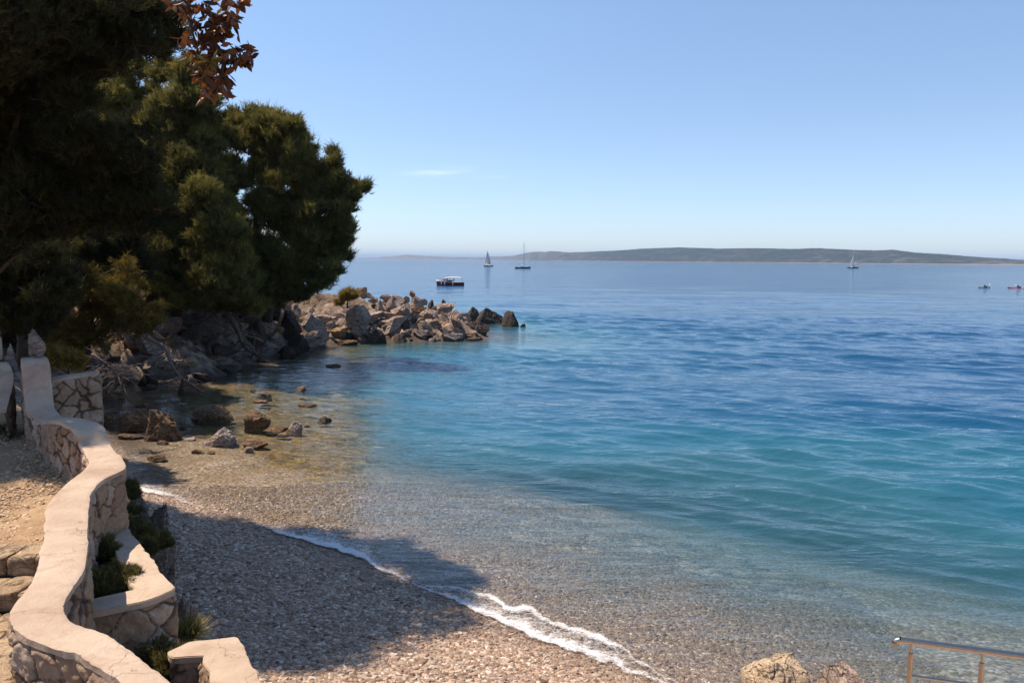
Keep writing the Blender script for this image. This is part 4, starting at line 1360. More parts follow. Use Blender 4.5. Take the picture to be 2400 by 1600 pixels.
dome = cl([(430, 388, 50), (395, 395, 32), (470, 400, 42), (378, 385, 16), (505, 425, 32), (415, 440, 50), (475, 455, 50), (390, 480, 45), (520, 480, 36), (440, 520, 60), (400, 560, 55), (505, 540, 55), (470, 600, 60), (530, 610, 50), (420, 630, 50), (575, 650, 46), (500, 670, 50), (560, 700, 36), (545, 565, 40), (380, 620, 40), (450, 560, 45), (470, 665, 42), (400, 680, 36), (360, 670, 36), (430, 700, 26), (540, 650, 40), (350, 580, 40), (350, 520, 40), (420, 712, 26), (465, 716, 26), (515, 716, 26), (560, 722, 24), (600, 722, 22), (385, 700, 28)], 42, 1.4, 5)
tree("pine_tree", "pine with a sunlit olive dome over a dark interior, left of the headland pine", [(-18.2, 43.5, 2.9), (-17.8, 43, 5), (-17.2, 42.5, 7.5), (-16.8, 42, 10.5)], .26, dome, M_PINE, seed=5, nl=.2, nw=.028, dens=17, tint0=.5)
head = cl([(597, 282, 40), (558, 292, 34), (640, 290, 42), (682, 300, 30), (535, 318, 22), (612, 330, 52), (670, 335, 44), (706, 322, 22), (560, 345, 30), (650, 375, 46), (700, 365, 34), (728, 358, 18), (610, 385, 42), (690, 410, 46), (735, 395, 28), (575, 420, 28), (640, 440, 34), (545, 385, 20), (720, 440, 40), (610, 475, 26)], 47, 1.5, 6)
tree("pine_tree", "broad rounded headland pine lit olive on top, standing against the sky", [(-16.2, 48.6, 2.4), (-15.8, 48.2, 4.5), (-15.3, 47.6, 7), (-14.5, 47.2, 10.5), (-14, 47, 13.4)], .33, head, M_PINE, limbp=1.0, seed=6, nl=.21, nw=.03, dens=17, tint0=.6)
sea_p = cl([(781, 362, 12), (786, 385, 18), (772, 412, 26), (802, 425, 20), (822, 440, 20), (848, 448, 13), (858, 445, 7), (785, 450, 36), (830, 462, 18), (760, 460, 34), (810, 490, 26), (740, 500, 42), (795, 520, 32), (770, 550, 42), (818, 540, 14), (720, 550, 44), (805, 570, 22), (740, 600, 45), (790, 600, 28), (700, 610, 45), (812, 605, 14), (770, 635, 28), (720, 650, 36), (680, 660, 36), (745, 675, 22), (660, 610, 40), (650, 700, 34), (700, 690, 30), (620, 680, 36), (672, 540, 40), (600, 640, 40), (768, 660, 16), (530, 545, 40), (545, 425, 32), (520, 465, 34), (605, 475, 28), (645, 480, 28), (560, 590, 45), (620, 590, 45), (590, 690, 28), (640, 650, 40), (640, 500, 36), (690, 480, 36)], 47, 1.6, 7)
tree("pine_tree", "dark seaward pine leaning out over the rocks, last tree before open water", [(-15, 49, 2.2), (-14.2, 48.6, 4.5), (-13.0, 48, 6.5), (-12.0, 47.5, 8.8), (-11.2, 47, 11)], .3, sea_p, M_PINE, seed=7, nl=.22, nw=.032, dens=17, tint0=.42)
under = cl([(40, 600, 80), (120, 610, 70), (200, 590, 60), (60, 690, 70), (20, 760, 60), (130, 690, 55), (250, 580, 55), (310, 575, 45), (90, 770, 50), (-60, 650, 100), (-50, 760, 80), (330, 620, 40), (0, 690, 60)], 36, 1.6, 8)
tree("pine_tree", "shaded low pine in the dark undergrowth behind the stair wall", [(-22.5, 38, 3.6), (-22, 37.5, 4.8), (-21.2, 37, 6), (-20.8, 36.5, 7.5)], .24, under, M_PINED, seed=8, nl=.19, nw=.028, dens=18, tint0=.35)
low_l = cl([(20, 600, 60), (70, 650, 55), (15, 690, 60), (110, 610, 45), (100, 700, 45), (20, 760, 50), (75, 760, 45), (60, 580, 50), (-50, 640, 80), (-60, 740, 70), (135, 660, 35), (130, 745, 32)], 23, .8, 12)
tree("pine_tree", "low dark shaded pine at the left edge, filling the space above the stair wall", [(-15.6, 24.2, 2.8), (-15.3, 23.8, 3.8), (-14.9, 23.4, 4.8), (-14.6, 23, 5.8)], .16, low_l, M_PINED, seed=12, nl=.15, nw=.022, dens=24, tint0=.4)
# wood on the hill behind: each tree its own
for k, (x, y, h_) in enumerate(((-19, 31, 11), (-21.5, 37, 12), (-19.5, 43, 11.5), (-22, 25, 11), (-24, 48, 12), (-18.5, 51, 9.5))):
    z0 = gz(x, y)
    rr = random.Random(60 + k)
    cs_ = []
    for i in range(17):
        t = rr.uniform(.22, 1.0)
        a = rr.uniform(0, 6.28); q = rr.uniform(.3, 1.0) * (2.9 * (1.15 - t * .75))
        cs_.append((np.array([x + q * math.cos(a), y + q * math.sin(a), z0 + h_ * t]), rr.uniform(.9, 1.4)))
    tree("pine_tree", "dark pine deep in the shaded hillside wood behind the front pines", [(x, y, z0 - .2), (x + .2, y, z0 + h_ * .4), (x, y + .2, z0 + h_ * .75), (x + .2, y, z0 + h_)], .25, cs_, M_PINED, group="shaded pines on the hillside", seed=20 + k, nl=.2, nw=.032, dens=11, tint0=.35)

# sunlit bush over the water
bush = cl([(190, 640, 42), (225, 670, 42), (265, 690, 44), (300, 660, 34), (310, 710, 36), (340, 745, 30), (362, 750, 18), (370, 722, 12), (260, 740, 44), (210, 720, 44), (165, 690, 38), (300, 770, 34), (230, 785, 40), (180, 770, 40), (140, 740, 38), (145, 640, 36), (150, 580, 34), (120, 800, 30), (290, 625, 26), (165, 815, 26), (335, 780, 20)], 33, 1.2, 9)
tree("bush", "sunlit olive gold bush spilling over the bank above the bare grey branches", [(-18.4, 34.5, 1.2), (-18, 34, 2.6), (-17.4, 33.4, 3.8), (-17, 33, 5)], .15, bush, M_GOLD, cat="bush", seed=9, nl=.16, nw=.022, dens=24, tint0=.5, updir=.3, sub=8)
bush2 = cl([(130, 838, 26), (160, 845, 22), (185, 850, 16), (110, 860, 20)], 17.5, .4, 10)
tree("bush", "small orange-brown bush in shade right behind the wall pillar", [(-10.0, 18, 2.6), (-9.9, 17.8, 3.2), (-9.8, 17.6, 3.7)], .05, bush2, M_GOLD, cat="bush", seed=10, nl=.09, nw=.011, dens=60, tint0=.6, updir=.3)
bush3 = cl([(818, 694, 14), (806, 700, 10), (796, 712, 8), (830, 697, 8)], 58, .3, 11)
tree("bush", "small bright olive bush on the rocks where the pines end", [PD(815, 722, 58.4), PD(814, 712, 58.3), PD(815, 700, 58.2)], .08, bush3, M_GOLD, cat="bush", seed=11, nl=.2, nw=.03, dens=24, tint0=.7, limb=True)

# ------------------------------------------------------------------ bare branches over the water
def dead_tree(label, stem_, r0, nb, seed, reach, name="dead_tree", cat="dead tree", down=.5):
    rr = random.Random(seed)
    root = empty(name, tuple(float(c) for c in stem_[0]), label, cat)
    b = MB()
    t = catmull(stem_, 6)
    b.tube(t, list(np.linspace(r0, r0 * .35, len(t))), 7)
    b.build("trunk", M_DEAD, root, sharp=None)
    b = MB()
    for i in range(nb):
        s = t[rr.randrange(len(t) // 4, len(t))]
        d = Vector((rr.uniform(-1, 1), rr.uniform(-.7, .7), rr.uniform(-down, .45))).normalized()
        L = reach * rr.uniform(.4, 1.0)
        pts = [Vector(s)]
        for k in range(5):
            d = (d + Vector((rr.uniform(-.35, .35), rr.uniform(-.35, .35), rr.uniform(-.35, .22)))).normalized()
            pts.append(pts[-1] + d * L / 5)
        rb = r0 * rr.uniform(.25, .42)
        b.tube(pts, list(np.linspace(rb, rb * .25, 6)), 5, cap=False)
        for q in range(4):
            k = rr.randrange(1, 6)
            d2 = (d + Vector((rr.uniform(-1, 1), rr.uniform(-1, 1), rr.uniform(-.8, .6)))).normalized()
            p2 = [pts[k], pts[k] + d2 * L * .15, pts[k] + d2 * L * .3 + Vector((0, 0, rr.uniform(-.1, .05)))]
            b.tube(p2, [rb * .5, rb * .35, rb * .15], 4, cap=False)
    b.build("branches", M_DEAD, root, sharp=None)
    return root


dead_tree("weathered dead trunk leaning down the bank into the shaded water", [PD(525, 726, 46), PD(545, 752, 45.6), PD(560, 782, 45.2), PD(570, 808, 45), PD(590, 826, 44.6), PD(612, 838, 44.2)], .17, 16, 1, 1.9)
dead_tree("bare grey branches hanging over the rocks between the gold bush and the water", [PD(340, 790, 33), PD(385, 815, 33), PD(400, 850, 32.8), PD(420, 880, 32.4), PD(440, 895, 32)], .075, 20, 2, 1.5)
dead_tree("tangle of thin dry twigs just right of the short retaining wall", [PD(215, 830, 25), PD(245, 850, 25), PD(270, 872, 25), PD(285, 895, 25)], .05, 42, 3, 1.15)
dead_tree("dark dead limb lying crooked among the pale ledges of the bank", [PD(400, 745, 44), PD(450, 760, 43.6), PD(490, 745, 43.4), PD(510, 716, 43.4)], .13, 18, 4, 2.2)
dead_tree("thin dead pine stem with bare twigs in front of the sunlit slab", [PD(486, 716, 44), PD(478, 750, 43.8), PD(470, 790, 43.6), PD(466, 806, 43.6)], .06, 14, 5, 1.3)

# ------------------------------------------------------------------ small plants by the wall
def shrub(name, label, cat, spots, mat, hgt, n, seed, wd=.006, lean=.5, stems=True):
    rg = np.random.default_rng(seed)
    base = spots[0]
    root = empty(name, (base[0], base[1], base[2]), label, cat)
    V, Fq, T, o = [], [], [], 0
    for (x, y, z, r) in spots:
        m = n
        a = rg.uniform(0, 6.28, m); q = np.sqrt(rg.random(m)) * r
        lump = (.55 + .5 * (vnoise(np.column_stack([x + q * np.cos(a), y + q * np.sin(a), 0 * a]) * 9, seed) + .3)).clip(.25, 1.3)
        org = np.column_stack([x + q * np.cos(a), y + q * np.sin(a), z + rg.uniform(.0, .85, m) * hgt * lump * (1 - .5 * (q / r) ** 2)])
        ax = unit(np.column_stack([np.cos(a) * q / r * lean + rg.normal(0, .28, m), np.sin(a) * q / r * lean + rg.normal(0, .28, m), np.full(m, .8)]))
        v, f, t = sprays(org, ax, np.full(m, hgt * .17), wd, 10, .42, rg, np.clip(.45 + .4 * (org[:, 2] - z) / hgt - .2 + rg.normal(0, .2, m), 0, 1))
        V.append(v); Fq.append(f + o); T.append(t); o += len(v)
    mesh_np("foliage", np.concatenate(V), np.concatenate(Fq), mat, root, smooth_=False, attrs={"tint": np.concatenate(T)})
    b = MB()
    rr = random.Random(seed)
    for (x, y, z, r) in spots:
        for k in range(14):
            a = rr.uniform(0, 6.28); q = r * rr.uniform(.3, .95)
            hq = hgt * (1.0 - .5 * (q / r) ** 2)
            b.tube([(x, y, z - .03), (x + q * .5 * math.cos(a), y + q * .5 * math.sin(a), z + hq * .5), (x + q * math.cos(a), y + q * math.sin(a), z + hq)], [.008, .006, .003], 4, cap=False)
    b.build("stems", M_BARK, root, sharp=None)
    return root


def at(px, py, z, r): 
    q = P(px, py, z)
    return (q[0], q[1], q[2], r)


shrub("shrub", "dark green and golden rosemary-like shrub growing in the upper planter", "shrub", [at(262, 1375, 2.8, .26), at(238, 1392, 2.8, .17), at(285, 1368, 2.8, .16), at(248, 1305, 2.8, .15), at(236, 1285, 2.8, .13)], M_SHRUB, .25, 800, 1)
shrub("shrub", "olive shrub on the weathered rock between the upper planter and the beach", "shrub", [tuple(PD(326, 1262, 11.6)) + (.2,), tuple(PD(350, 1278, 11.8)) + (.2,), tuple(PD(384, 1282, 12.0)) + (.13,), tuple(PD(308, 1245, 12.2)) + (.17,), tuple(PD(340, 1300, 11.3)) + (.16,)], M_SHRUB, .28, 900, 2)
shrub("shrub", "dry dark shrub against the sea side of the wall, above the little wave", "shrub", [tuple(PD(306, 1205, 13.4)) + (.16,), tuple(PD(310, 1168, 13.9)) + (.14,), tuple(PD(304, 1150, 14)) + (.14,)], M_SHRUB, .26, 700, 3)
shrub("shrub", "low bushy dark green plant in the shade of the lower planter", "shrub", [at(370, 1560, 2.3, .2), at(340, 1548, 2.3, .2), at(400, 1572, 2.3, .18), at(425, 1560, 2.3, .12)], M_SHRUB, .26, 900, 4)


def tuft(label, c, n, L, seed, mat):
    rg = np.random.default_rng(seed)
    root = empty("grass_tuft", tuple(c), label, "grass tuft")
    V, Fq, T, o = [], [], [], 0
    for i in range(n):
        a = rg.uniform(0, 6.28); el = rg.uniform(.25, 1.4)
        d = np.array([math.cos(a) * math.cos(el), math.sin(a) * math.cos(el), math.sin(el)])
        l = L * rg.uniform(.6, 1.1)
        s = unit(np.cross(d, [0, 0, 1.]) + 1e-4)
        org = np.array(c) + np.array([rg.normal(0, .06), rg.normal(0, .06), 0])
        pts = []
        for k in range(5):
            t = k / 4
            ce = org + d * l * t + np.array([0, 0, -.25 * l * t * t])
            wv = .006 * (1 - t) + .0008
            pts += [ce - s * wv, ce + s * wv]
        V.append(np.array(pts))
        Fq.append(np.array([(o + 2 * k, o + 2 * k + 1, o + 2 * k + 3, o + 2 * k + 2) for k in range(4)]))
        T.append(np.full(10, np.clip(rg.normal(.55, .25), 0, 1)))
        o += 10
    mesh_np("blades", np.concatenate(V), np.concatenate(Fq), mat, root, smooth_=False, attrs={"tint": np.concatenate(T)})
    return root


tuft("spiky green and straw-coloured grass tuft beside the lower planter", PD(438, 1490, 8.6), 520, .34, 1, M_SHRUB)

# ------------------------------------------------------------------ hanging branch with russet leaves
DB_ = 6.6
hb = empty("leafy_branch", tuple(PD(420, -60, DB_)), "hanging branch with russet leaves and a few yellow ones at the top, against the sky", "branch")
b = MB()
tw_ = [
    ([(380, -120), (420, -20), (448, 15), (495, 30), (530, 45)], .020),
    ([(448, 15), (447, 60), (460, 105), (470, 150), (480, 190), (490, 215)], .012),
    ([(495, 30), (505, 75), (500, 120), (510, 160)], .010),
    ([(500, 110), (525, 118), (548, 124), (575, 118)], .007),
    ([(548, 124), (560, 140), (570, 150)], .005),
    ([(505, 60), (530, 55), (550, 55)], .007),
    ([(380, -120), (470, -90), (525, -30), (535, -5)], .012),
    ([(447, 60), (430, 85), (415, 95)], .006),
    ([(420, -20), (412, 0), (410, 20)], .007),
    ([(500, 130), (515, 165), (525, 190), (528, 205)], .006),
    ([(380, -120), (440, -60), (480, -20), (490, -4)], .009)]
anch = []
rr = random.Random(5)
for pts, r in tw_:
    w3 = [PD(x, y, DB_ + rr.uniform(-.12, .12)) for x, y in pts]
    w3 = catmull(w3, 4)
    b.tube(w3, list(np.linspace(r, r * .4, len(w3))), 6)
    anch += [tuple(p) for p in w3[3:]]
b.build("twigs", M_BARK, hb, sharp=None)


def leaves(name, items, mat, seed):
    rg = np.random.default_rng(seed)
    V, Fq, T, o = [], [], [], 0
    prof_ = [(0, .02), (.12, .25), (.3, .75), (.5, 1.0), (.7, .82), (.88, .4), (1.0, .02)]
    for (c, d, L, W) in items:
        d = unit(np.array(d, float))
        s = unit(np.cross(d, rg.normal(size=3)))
        nrm = np.cross(d, s)
        curl = rg.uniform(-.3, .5) * L
        fold = rg.uniform(.2, .6)
        rows_ = []
        for (t, ww_) in prof_:
            ce = np.array(c) + d * L * t + nrm * curl * t * t
            h_ = W * .5 * ww_
            rows_ += [ce - s * h_ + nrm * h_ * fold, ce, ce + s * h_ + nrm * h_ * fold]
        V.append(np.array(rows_))
        q = []
        for k in range(len(prof_) - 1):
            for m in (0, 1):
                q.append((o + 3 * k + m, o + 3 * k + m + 1, o + 3 * k + m + 4, o + 3 * k + m + 3))
        Fq.append(np.array(q)); T.append(np.full(len(rows_), rg.random())); o += len(rows_)
    return mesh_np(name, np.concatenate(V), np.concatenate(Fq), mat, hb, smooth_=True, attrs={"tint": np.concatenate(T)})


rg = np.random.default_rng(8)
spots = []
for (x, y, n_, sp_) in ((420, 12, 12, 20), (445, 38, 5, 9), (505, 40, 14, 24), (540, 38, 9, 16), (505, 70, 14, 18), (525, 75, 7, 14), (478, 92, 8, 18), (500, 100, 12, 20), (430, 92, 5, 12), (462, 130, 11, 16), (520, 128, 9, 16), (560, 118, 9, 14),
                      (565, 142, 12, 16), (580, 122, 4, 9), (478, 165, 14, 18), (505, 172, 12, 18), (522, 185, 8, 14), (490, 208, 13, 14), (515, 210, 5, 14), (485, -2, 6, 12), (550, 2, 8, 14), (470, 2, 4, 12), (455, 70, 5, 12)):
    for _ in range(int(n_ * 2.1)):
        c = PD(x + rg.normal(0, sp_ * .55), y + rg.normal(0, sp_ * .5), DB_ + rg.normal(0, .07))
        d = rg.normal(size=3) * np.array([1, .8, .8]) + np.array([.25, 0, -.45])
        spots.append((c, d, rg.uniform(.06, .14), rg.uniform(.03, .058)))
leaves("leaves", spots, M_LEAFR, 1)
ys = []
c0 = PD(493, 148, DB_ - .14)
for a in (-.35, .4, 1.1, 2.5, 3.0, 4.6, 5.2, 5.8):
    ys.append((c0, (math.cos(a), -.35 + .2 * math.sin(3 * a), math.sin(a)), rg.uniform(.09, .13), rg.uniform(.04, .05)))
for k in range(4):
    ys.append((PD(440 + rg.normal(0, 10), 150 + rg.normal(0, 8), DB_ - .1), rg.normal(size=3), .09, .04))
ys.append((PD(508, 36, DB_ - .1), (.4, -.2, .8), .07, .035))
leaves("yellow_leaves", ys, M_LEAFY, 2)

# ------------------------------------------------------------------ pebbles and gravel (uncountable): real stones scattered by geometry nodes
def scatter_tree(name, density, smin, smax, mat, seed):
    ng = bpy.data.node_groups.new(name, 'GeometryNodeTree')
    ng.interface.new_socket("Geometry", in_out='INPUT', socket_type='NodeSocketGeometry')
    ng.interface.new_socket("Geometry", in_out='OUTPUT', socket_type='NodeSocketGeometry')
    nd = lambda t: ng.nodes.new(t)
    gi, go = nd('NodeGroupInput'), nd('NodeGroupOutput')
    dp = nd('GeometryNodeDistributePointsOnFaces')
    dp.inputs['Density'].default_value = density
    dp.inputs['Seed'].default_value = seed
    ng.links.new(gi.outputs[0], dp.inputs['Mesh'])
    join = nd('GeometryNodeGeometryToInstance')
    for k in range(4):
        icn = nd('GeometryNodeMeshIcoSphere')
        icn.inputs['Radius'].default_value = 1.0
        icn.inputs['Subdivisions'].default_value = 3
        sp = nd('GeometryNodeSetPosition')
        no = nd('ShaderNodeTexNoise')
        no.noise_dimensions = '4D'
        no.inputs['W'].default_value = 3.7 * k + .5
        no.inputs['Scale'].default_value = .75
        no.inputs['Detail'].default_value = 1.0
        sb = nd('ShaderNodeVectorMath'); sb.operation = 'SUBTRACT'; sb.inputs[1].default_value = (.5, .5, .5)
        ml = nd('ShaderNodeVectorMath'); ml.operation = 'SCALE'; ml.inputs['Scale'].default_value = 1.5
        ng.links.new(no.outputs['Color'], sb.inputs[0]); ng.links.new(sb.outputs[0], ml.inputs[0])
        ng.links.new(icn.outputs['Mesh'], sp.inputs['Geometry']); ng.links.new(ml.outputs[0], sp.inputs['Offset'])
        ss = nd('GeometryNodeSetShadeSmooth'); ng.links.new(sp.outputs[0], ss.inputs[0])
        sm = nd('GeometryNodeSetMaterial'); sm.inputs['Material'].default_value = mat
        ng.links.new(ss.outputs[0], sm.inputs[0])
        ng.links.new(sm.outputs[0], join.inputs[0])
    ip = nd('GeometryNodeInstanceOnPoints')
    ip.inputs['Pick Instance'].default_value = True
    ng.links.new(dp.outputs['Points'], ip.inputs['Points'])
    ng.links.new(join.outputs[0], ip.inputs['Instance'])
    rv = nd('FunctionNodeRandomValue'); rv.data_type = 'FLOAT_VECTOR'
    rv.inputs[0].default_value = (-.35, -.35, 0); rv.inputs[1].default_value = (.35, .35, 6.28)
    ng.links.new(rv.outputs[0], ip.inputs['Rotation'])
    s1 = nd('FunctionNodeRandomValue'); s1.data_type = 'FLOAT'
    s1.inputs[2].default_value = 0; s1.inputs[3].default_value = 1; s1.inputs['Seed'].default_value = 5
    pw = nd('ShaderNodeMath'); pw.operation = 'POWER'; pw.inputs[1].default_value = 4.0
    ng.links.new(s1.outputs[1], pw.inputs[0])
    mr = nd('ShaderNodeMapRange'); mr.inputs[3].default_value = smin; mr.inputs[4].default_value = smax
    ng.links.new(pw.outputs[0], mr.inputs[0])
    s2 = nd('FunctionNodeRandomValue'); s2.data_type = 'FLOAT_VECTOR'
    s2.inputs[0].default_value = (.9, .62, .38); s2.inputs[1].default_value = (1.4, 1.0, .68); s2.inputs['Seed'].default_value = 9
    mu = nd('ShaderNodeVectorMath'); mu.operation = 'SCALE'
    ng.links.new(s2.outputs[0], mu.inputs[0]); ng.links.new(mr.outputs[0], mu.inputs['Scale'])
    ng.links.new(mu.outputs[0], ip.inputs['Scale'])
    ng.links.new(ip.outputs[0], go.inputs[0])
    return ng


def patch(name, xs, ys, zfn, okfn, ng, mat, label, cat):
    XX, YY = np.meshgrid(xs, ys)
    z = zfn(XX.ravel(), YY.ravel())
    ii = np.arange(XX.size).reshape(XX.shape)
    q = np.stack([ii[:-1, :-1], ii[:-1, 1:], ii[1:, 1:], ii[1:, :-1]], -1).reshape(-1, 4)
    ok = okfn(XX.ravel(), YY.ravel(), z)[q].all(1)
    o = mesh_np(name, np.column_stack([XX.ravel(), YY.ravel(), z]), q[ok], mat)
    md = o.modifiers.new("scatter", 'NODES')
    md.node_group = ng
    return tag(o, label, cat, kind="stuff")


def beach_ok(x, y, z):
    d = ray(0, 800)
    # inside the picture with a margin, between the wall foot and knee-deep water
    cz = np.stack([x, y, z - 6.0], 1)
    dep = cz @ fw
    uu = (cz @ rt) / dep * F + 1200
    vv_ = 800 - (cz @ up) / dep * F
    cove = y - .55 * x + 1.5 * vnoise(np.stack([x * .5, y * .5, 0 * x], 1), 8) > 24.2
    return (z > np.where(cove, -.03, -.45 - 1.3 * np.random.default_rng(3).random(x.shape) ** 1.15 + .12 * vnoise(np.stack([x * .8, y * .8, 0 * x], 1), 4))) & (z < 2.0) & (uu > 250) & (uu < 2450) & (vv_ < 1750) & (x > -10.5)


patch("pebbles", np.arange(-11, 7, .2), np.arange(6.5, 24, .2), lambda x, y: ground_z(x, y)[0] - .006, beach_ok,
      scatter_tree("scatter_pebbles", 860, .015, .050, M_PEB, 3), M_PEB, "rounded pale and brown beach pebbles, wet and dark near the waterline", "pebbles")
patch("gravel", np.arange(-9, -3.9, .1), np.arange(7.95, 14, .1), lambda x, y: np.full(x.shape, 3.055), lambda x, y, z: x < np.interp(y, cen[order, 1], cen[order, 0]) - .12,
      scatter_tree("scatter_gravel", 900, .008, .026, M_GRAV, 4), M_GRAV, "coarse golden gravel covering the terrace path beside the wall", "gravel")

# ------------------------------------------------------------------ boats (local axes: +x bow, z up from the waterline)
def boat_root(name, label, cat, px, py, heading, group=None):
    q = P(px, py, 0)
    r = empty(name, (q[0], q[1], 0), label, cat, group, rz=heading)
    r["_local"] = 1
    return r


def hull_rows(L, B, free, draft, bow=1.25, stern=.75, n=18, trans=.8, rake=.08):
    rows_ = []
    for i in range(n):
        t = i / (n - 1)                                      # 0 stern .. 1 bow
        x = -L / 2 + L * t
        wb = (trans + (1 - trans) * math.sin(min(1, t / .45) * math.pi / 2)) if t < .45 else math.cos((t - .45) / .55 * math.pi / 2) ** .75
        hb = max(.015, B / 2 * wb)
        sh = free * (stern + (1 - stern) * abs(t - .35) / .35 if t < .35 else 1 + (bow - 1) * ((t - .35) / .65) ** 2)
        kz = -draft * (1 - max(0, (t - .7) / .3) ** 2)
        row = []
        for k in range(-6, 7):
            a = k / 6
            row.append((x + rake * L * max(0, t - .6) * ((abs(a))), hb * (math.copysign(abs(a) ** .55, a) if a else 0), kz + (sh - kz) * abs(a) ** 1.8))
        rows_.append(row)
    return rows_


def add_hull(root, L, B, free, draft, mat, deckmat, name="hull", rail=None, **kw):
    rows_ = hull_rows(L, B, free, draft, **kw)
    b = MB(); b.grid(rows_)
    b.add(rows_[0], [tuple(range(13))])
    b.build(name, mat, root, sharp=math.radians(50))
    b = MB()
    b.grid([[(r[0][0], r[0][1] * .97, r[0][2] - .04), (r[0][0], 0, r[0][2] + .02), (r[12][0], r[12][1] * .97, r[12][2] - .04)] for r in rows_])
    b.build("deck", deckmat, root)
    if rail:
        b = MB()
        for s in (0, 12):
            b.tube([(r[s][0], r[s][1], r[s][2] + .02) for r in rows_], rail[0], 5)
        b.build("rub_rail", rail[1], root)
    return rows_


def sail(name, pts, belly, mat, root, n=10):
    """pts: head, tack, clew (x, z); curved cloth of some thickness"""
    h, t, c = [np.array(p, float) for p in pts]
    rows_ = []
    for i in range(n):
        u = i / (n - 1)
        a, e = t + (h - t) * u, c + (h - c) * u
        roach = .06 * math.sin(math.pi * u)
        row = []
        for k in range(n):
            v = k / (n - 1)
            q = a + (e - a) * v * (1 + roach * 2)
            row.append((q[0], belly * math.sin(math.pi * v) * (1 - u) ** .7 * (1 if u < .98 else 0) + .02, q[1]))
        rows_.append(row)
    b = MB(); b.grid(rows_)
    o = b.build(name, mat, root)
    m = o.modifiers.new("cloth_thickness", 'SOLIDIFY'); m.thickness = .03
    return o


def yacht(px, py, L, heading, label, hullmat, mainsail, jib, mast_h, group, cover=False, sailmat=None):
    r = boat_root("sailing_boat", label, "sailing boat", px, py, heading, group)
    rows_ = add_hull(r, L, L * .29, L * .105, .35, hullmat, M_WHITE, rail=(.05, M_WHITE))
    f = L * .105
    b = MB()
    b.grid([[(x * L, -y * L, z * L + f * .9) for x, y, z in sec] for sec in [
        [(-.12, .085, 0), (-.12, .07, .045), (-.12, -.07, .045), (-.12, -.085, 0)], [(.08, .085, 0), (.08, .07, .045), (.08, -.07, .045), (.08, -.085, 0)], [(.24, .05, .005), (.22, .035, .02), (.22, -.035, .02), (.24, -.05, .005)]]])
    b.box((-.12 * L, 0, f * .9 + .022 * L), (.01, .16 * L, .045 * L))
    cb = b.build("cabin", M_WHITE, r)
    b = MB()
    for s in (-1, 1): b.box((0.0, s * .0805 * L, f * .9 + .022 * L), (.17 * L, .012 * L, .016 * L))
    wn = b.build("window_strip", M_GLASSD, cb)
    mx = .08 * L
    b = MB(); b.tube([(mx, 0, f * .9), (mx, 0, mast_h * .6), (mx - .05, 0, mast_h)], [.20, .18, .12], 8)
    for z in (.45, .72): b.tube([(mx, -.07 * L, mast_h * z), (mx, .07 * L, mast_h * z)], .03, 5)
    b.build("mast", M_ALU, r)
    b = MB(); b.tube([(mx, 0, f + .09 * L), (-.32 * L, 0, f + .095 * L)], [.07, .06], 6); b.build("boom", M_ALU, r)
    b = MB()
    b.tube([(.53 * L, 0, f * 1.25), (mx, 0, mast_h * .97)], .04, 4)
    b.tube([(-.5 * L, 0, f * .8), (mx, 0, mast_h)], .04, 4)
    for s in (-1, 1): b.tube([(mx - .1, s * .13 * L, f), (mx, s * .07 * L, mast_h * .72), (mx, 0, mast_h * .95)], .015, 4)
    b.build("rigging", M_ALU, r)
    b = MB()
    for s in (-1, 1):
        b.tube([(-.45 * L, s * .1 * L, f + .06 * L), (-.1 * L, s * .135 * L, f + .06 * L), (.2 * L, s * .1 * L, f + .065 * L), (.48 * L, 0, f + .085 * L)], .018, 4)
        for x, y in ((-.45, .1), (-.28, .125), (-.1, .135), (.05, .12), (.2, .1), (.36, .055)):
            b.tube([(x * L, s * y * L, f * .9), (x * L, s * y * L, f + .06 * L)], .018, 4)
    b.build("guard_rail", M_ALU, r)
    if mainsail: sail("mainsail", [(mx - .1, mast_h * .97), (mx - .1, f + .1 * L), (-.31 * L, f + .105 * L)], .5, sailmat or M_SAIL, r)
    if jib: sail("jib", [(mx + .05, mast_h * .93), (.50 * L, f * 1.35), (mx - .1 * L, f + .06 * L)], -.6, M_SAIL, r)
    if cover:
        b = MB(); b.tube([(mx - .1, 0, f + .105 * L), (-.1 * L, 0, f + .115 * L), (-.31 * L, 0, f + .105 * L)], [.16, .17, .09], 8); b.build("sail_cover", M_WHITE, r)
        b = MB()
        hp = [(-.14 * L, -.09 * L), (-.14 * L, .09 * L)]
        b.grid([[(x * L, y * L, f + (.095 - .05 * ((x + .2) / .1) ** 2 * .4 - .10 * abs(y) ** 1.5) * L) for y in (-.09, -.05, 0, .05, .09)] for x in (-.30, -.25, -.2, -.15, -.11)])
        o = b.build("spray_hood", M_NAVY, r); m = o.modifiers.new("cloth_thickness", 'SOLIDIFY'); m.thickness = .03
    return r


def dist_len(px, py, w_):
    return w_ / F * P(px, py, 0)[1]


GY = "sailing boats off the island"
yacht(1144, 624.3, dist_len(1144, 624.3, 27), math.radians(138), "leftmost sailing boat, heading left with a pale jib and a grey mainsail raised", M_NAVY, True, True, dist_len(1144, 624.3, 36.5), GY, sailmat=M_SAILG)
yacht(1225, 629.3, dist_len(1225, 629.3, 37), math.radians(12), "sailing boat with a bare tall mast and no sails up, between the other two", M_NAVY, False, False, dist_len(1225, 629.3, 59), GY, cover=True)
yacht(1999, 628.6, dist_len(1999, 628.6, 29), math.radians(14), "sailing boat under a single white mainsail, alone in front of the dark island", M_NAVY, True, False, dist_len(1999, 628.6, 36), GY)


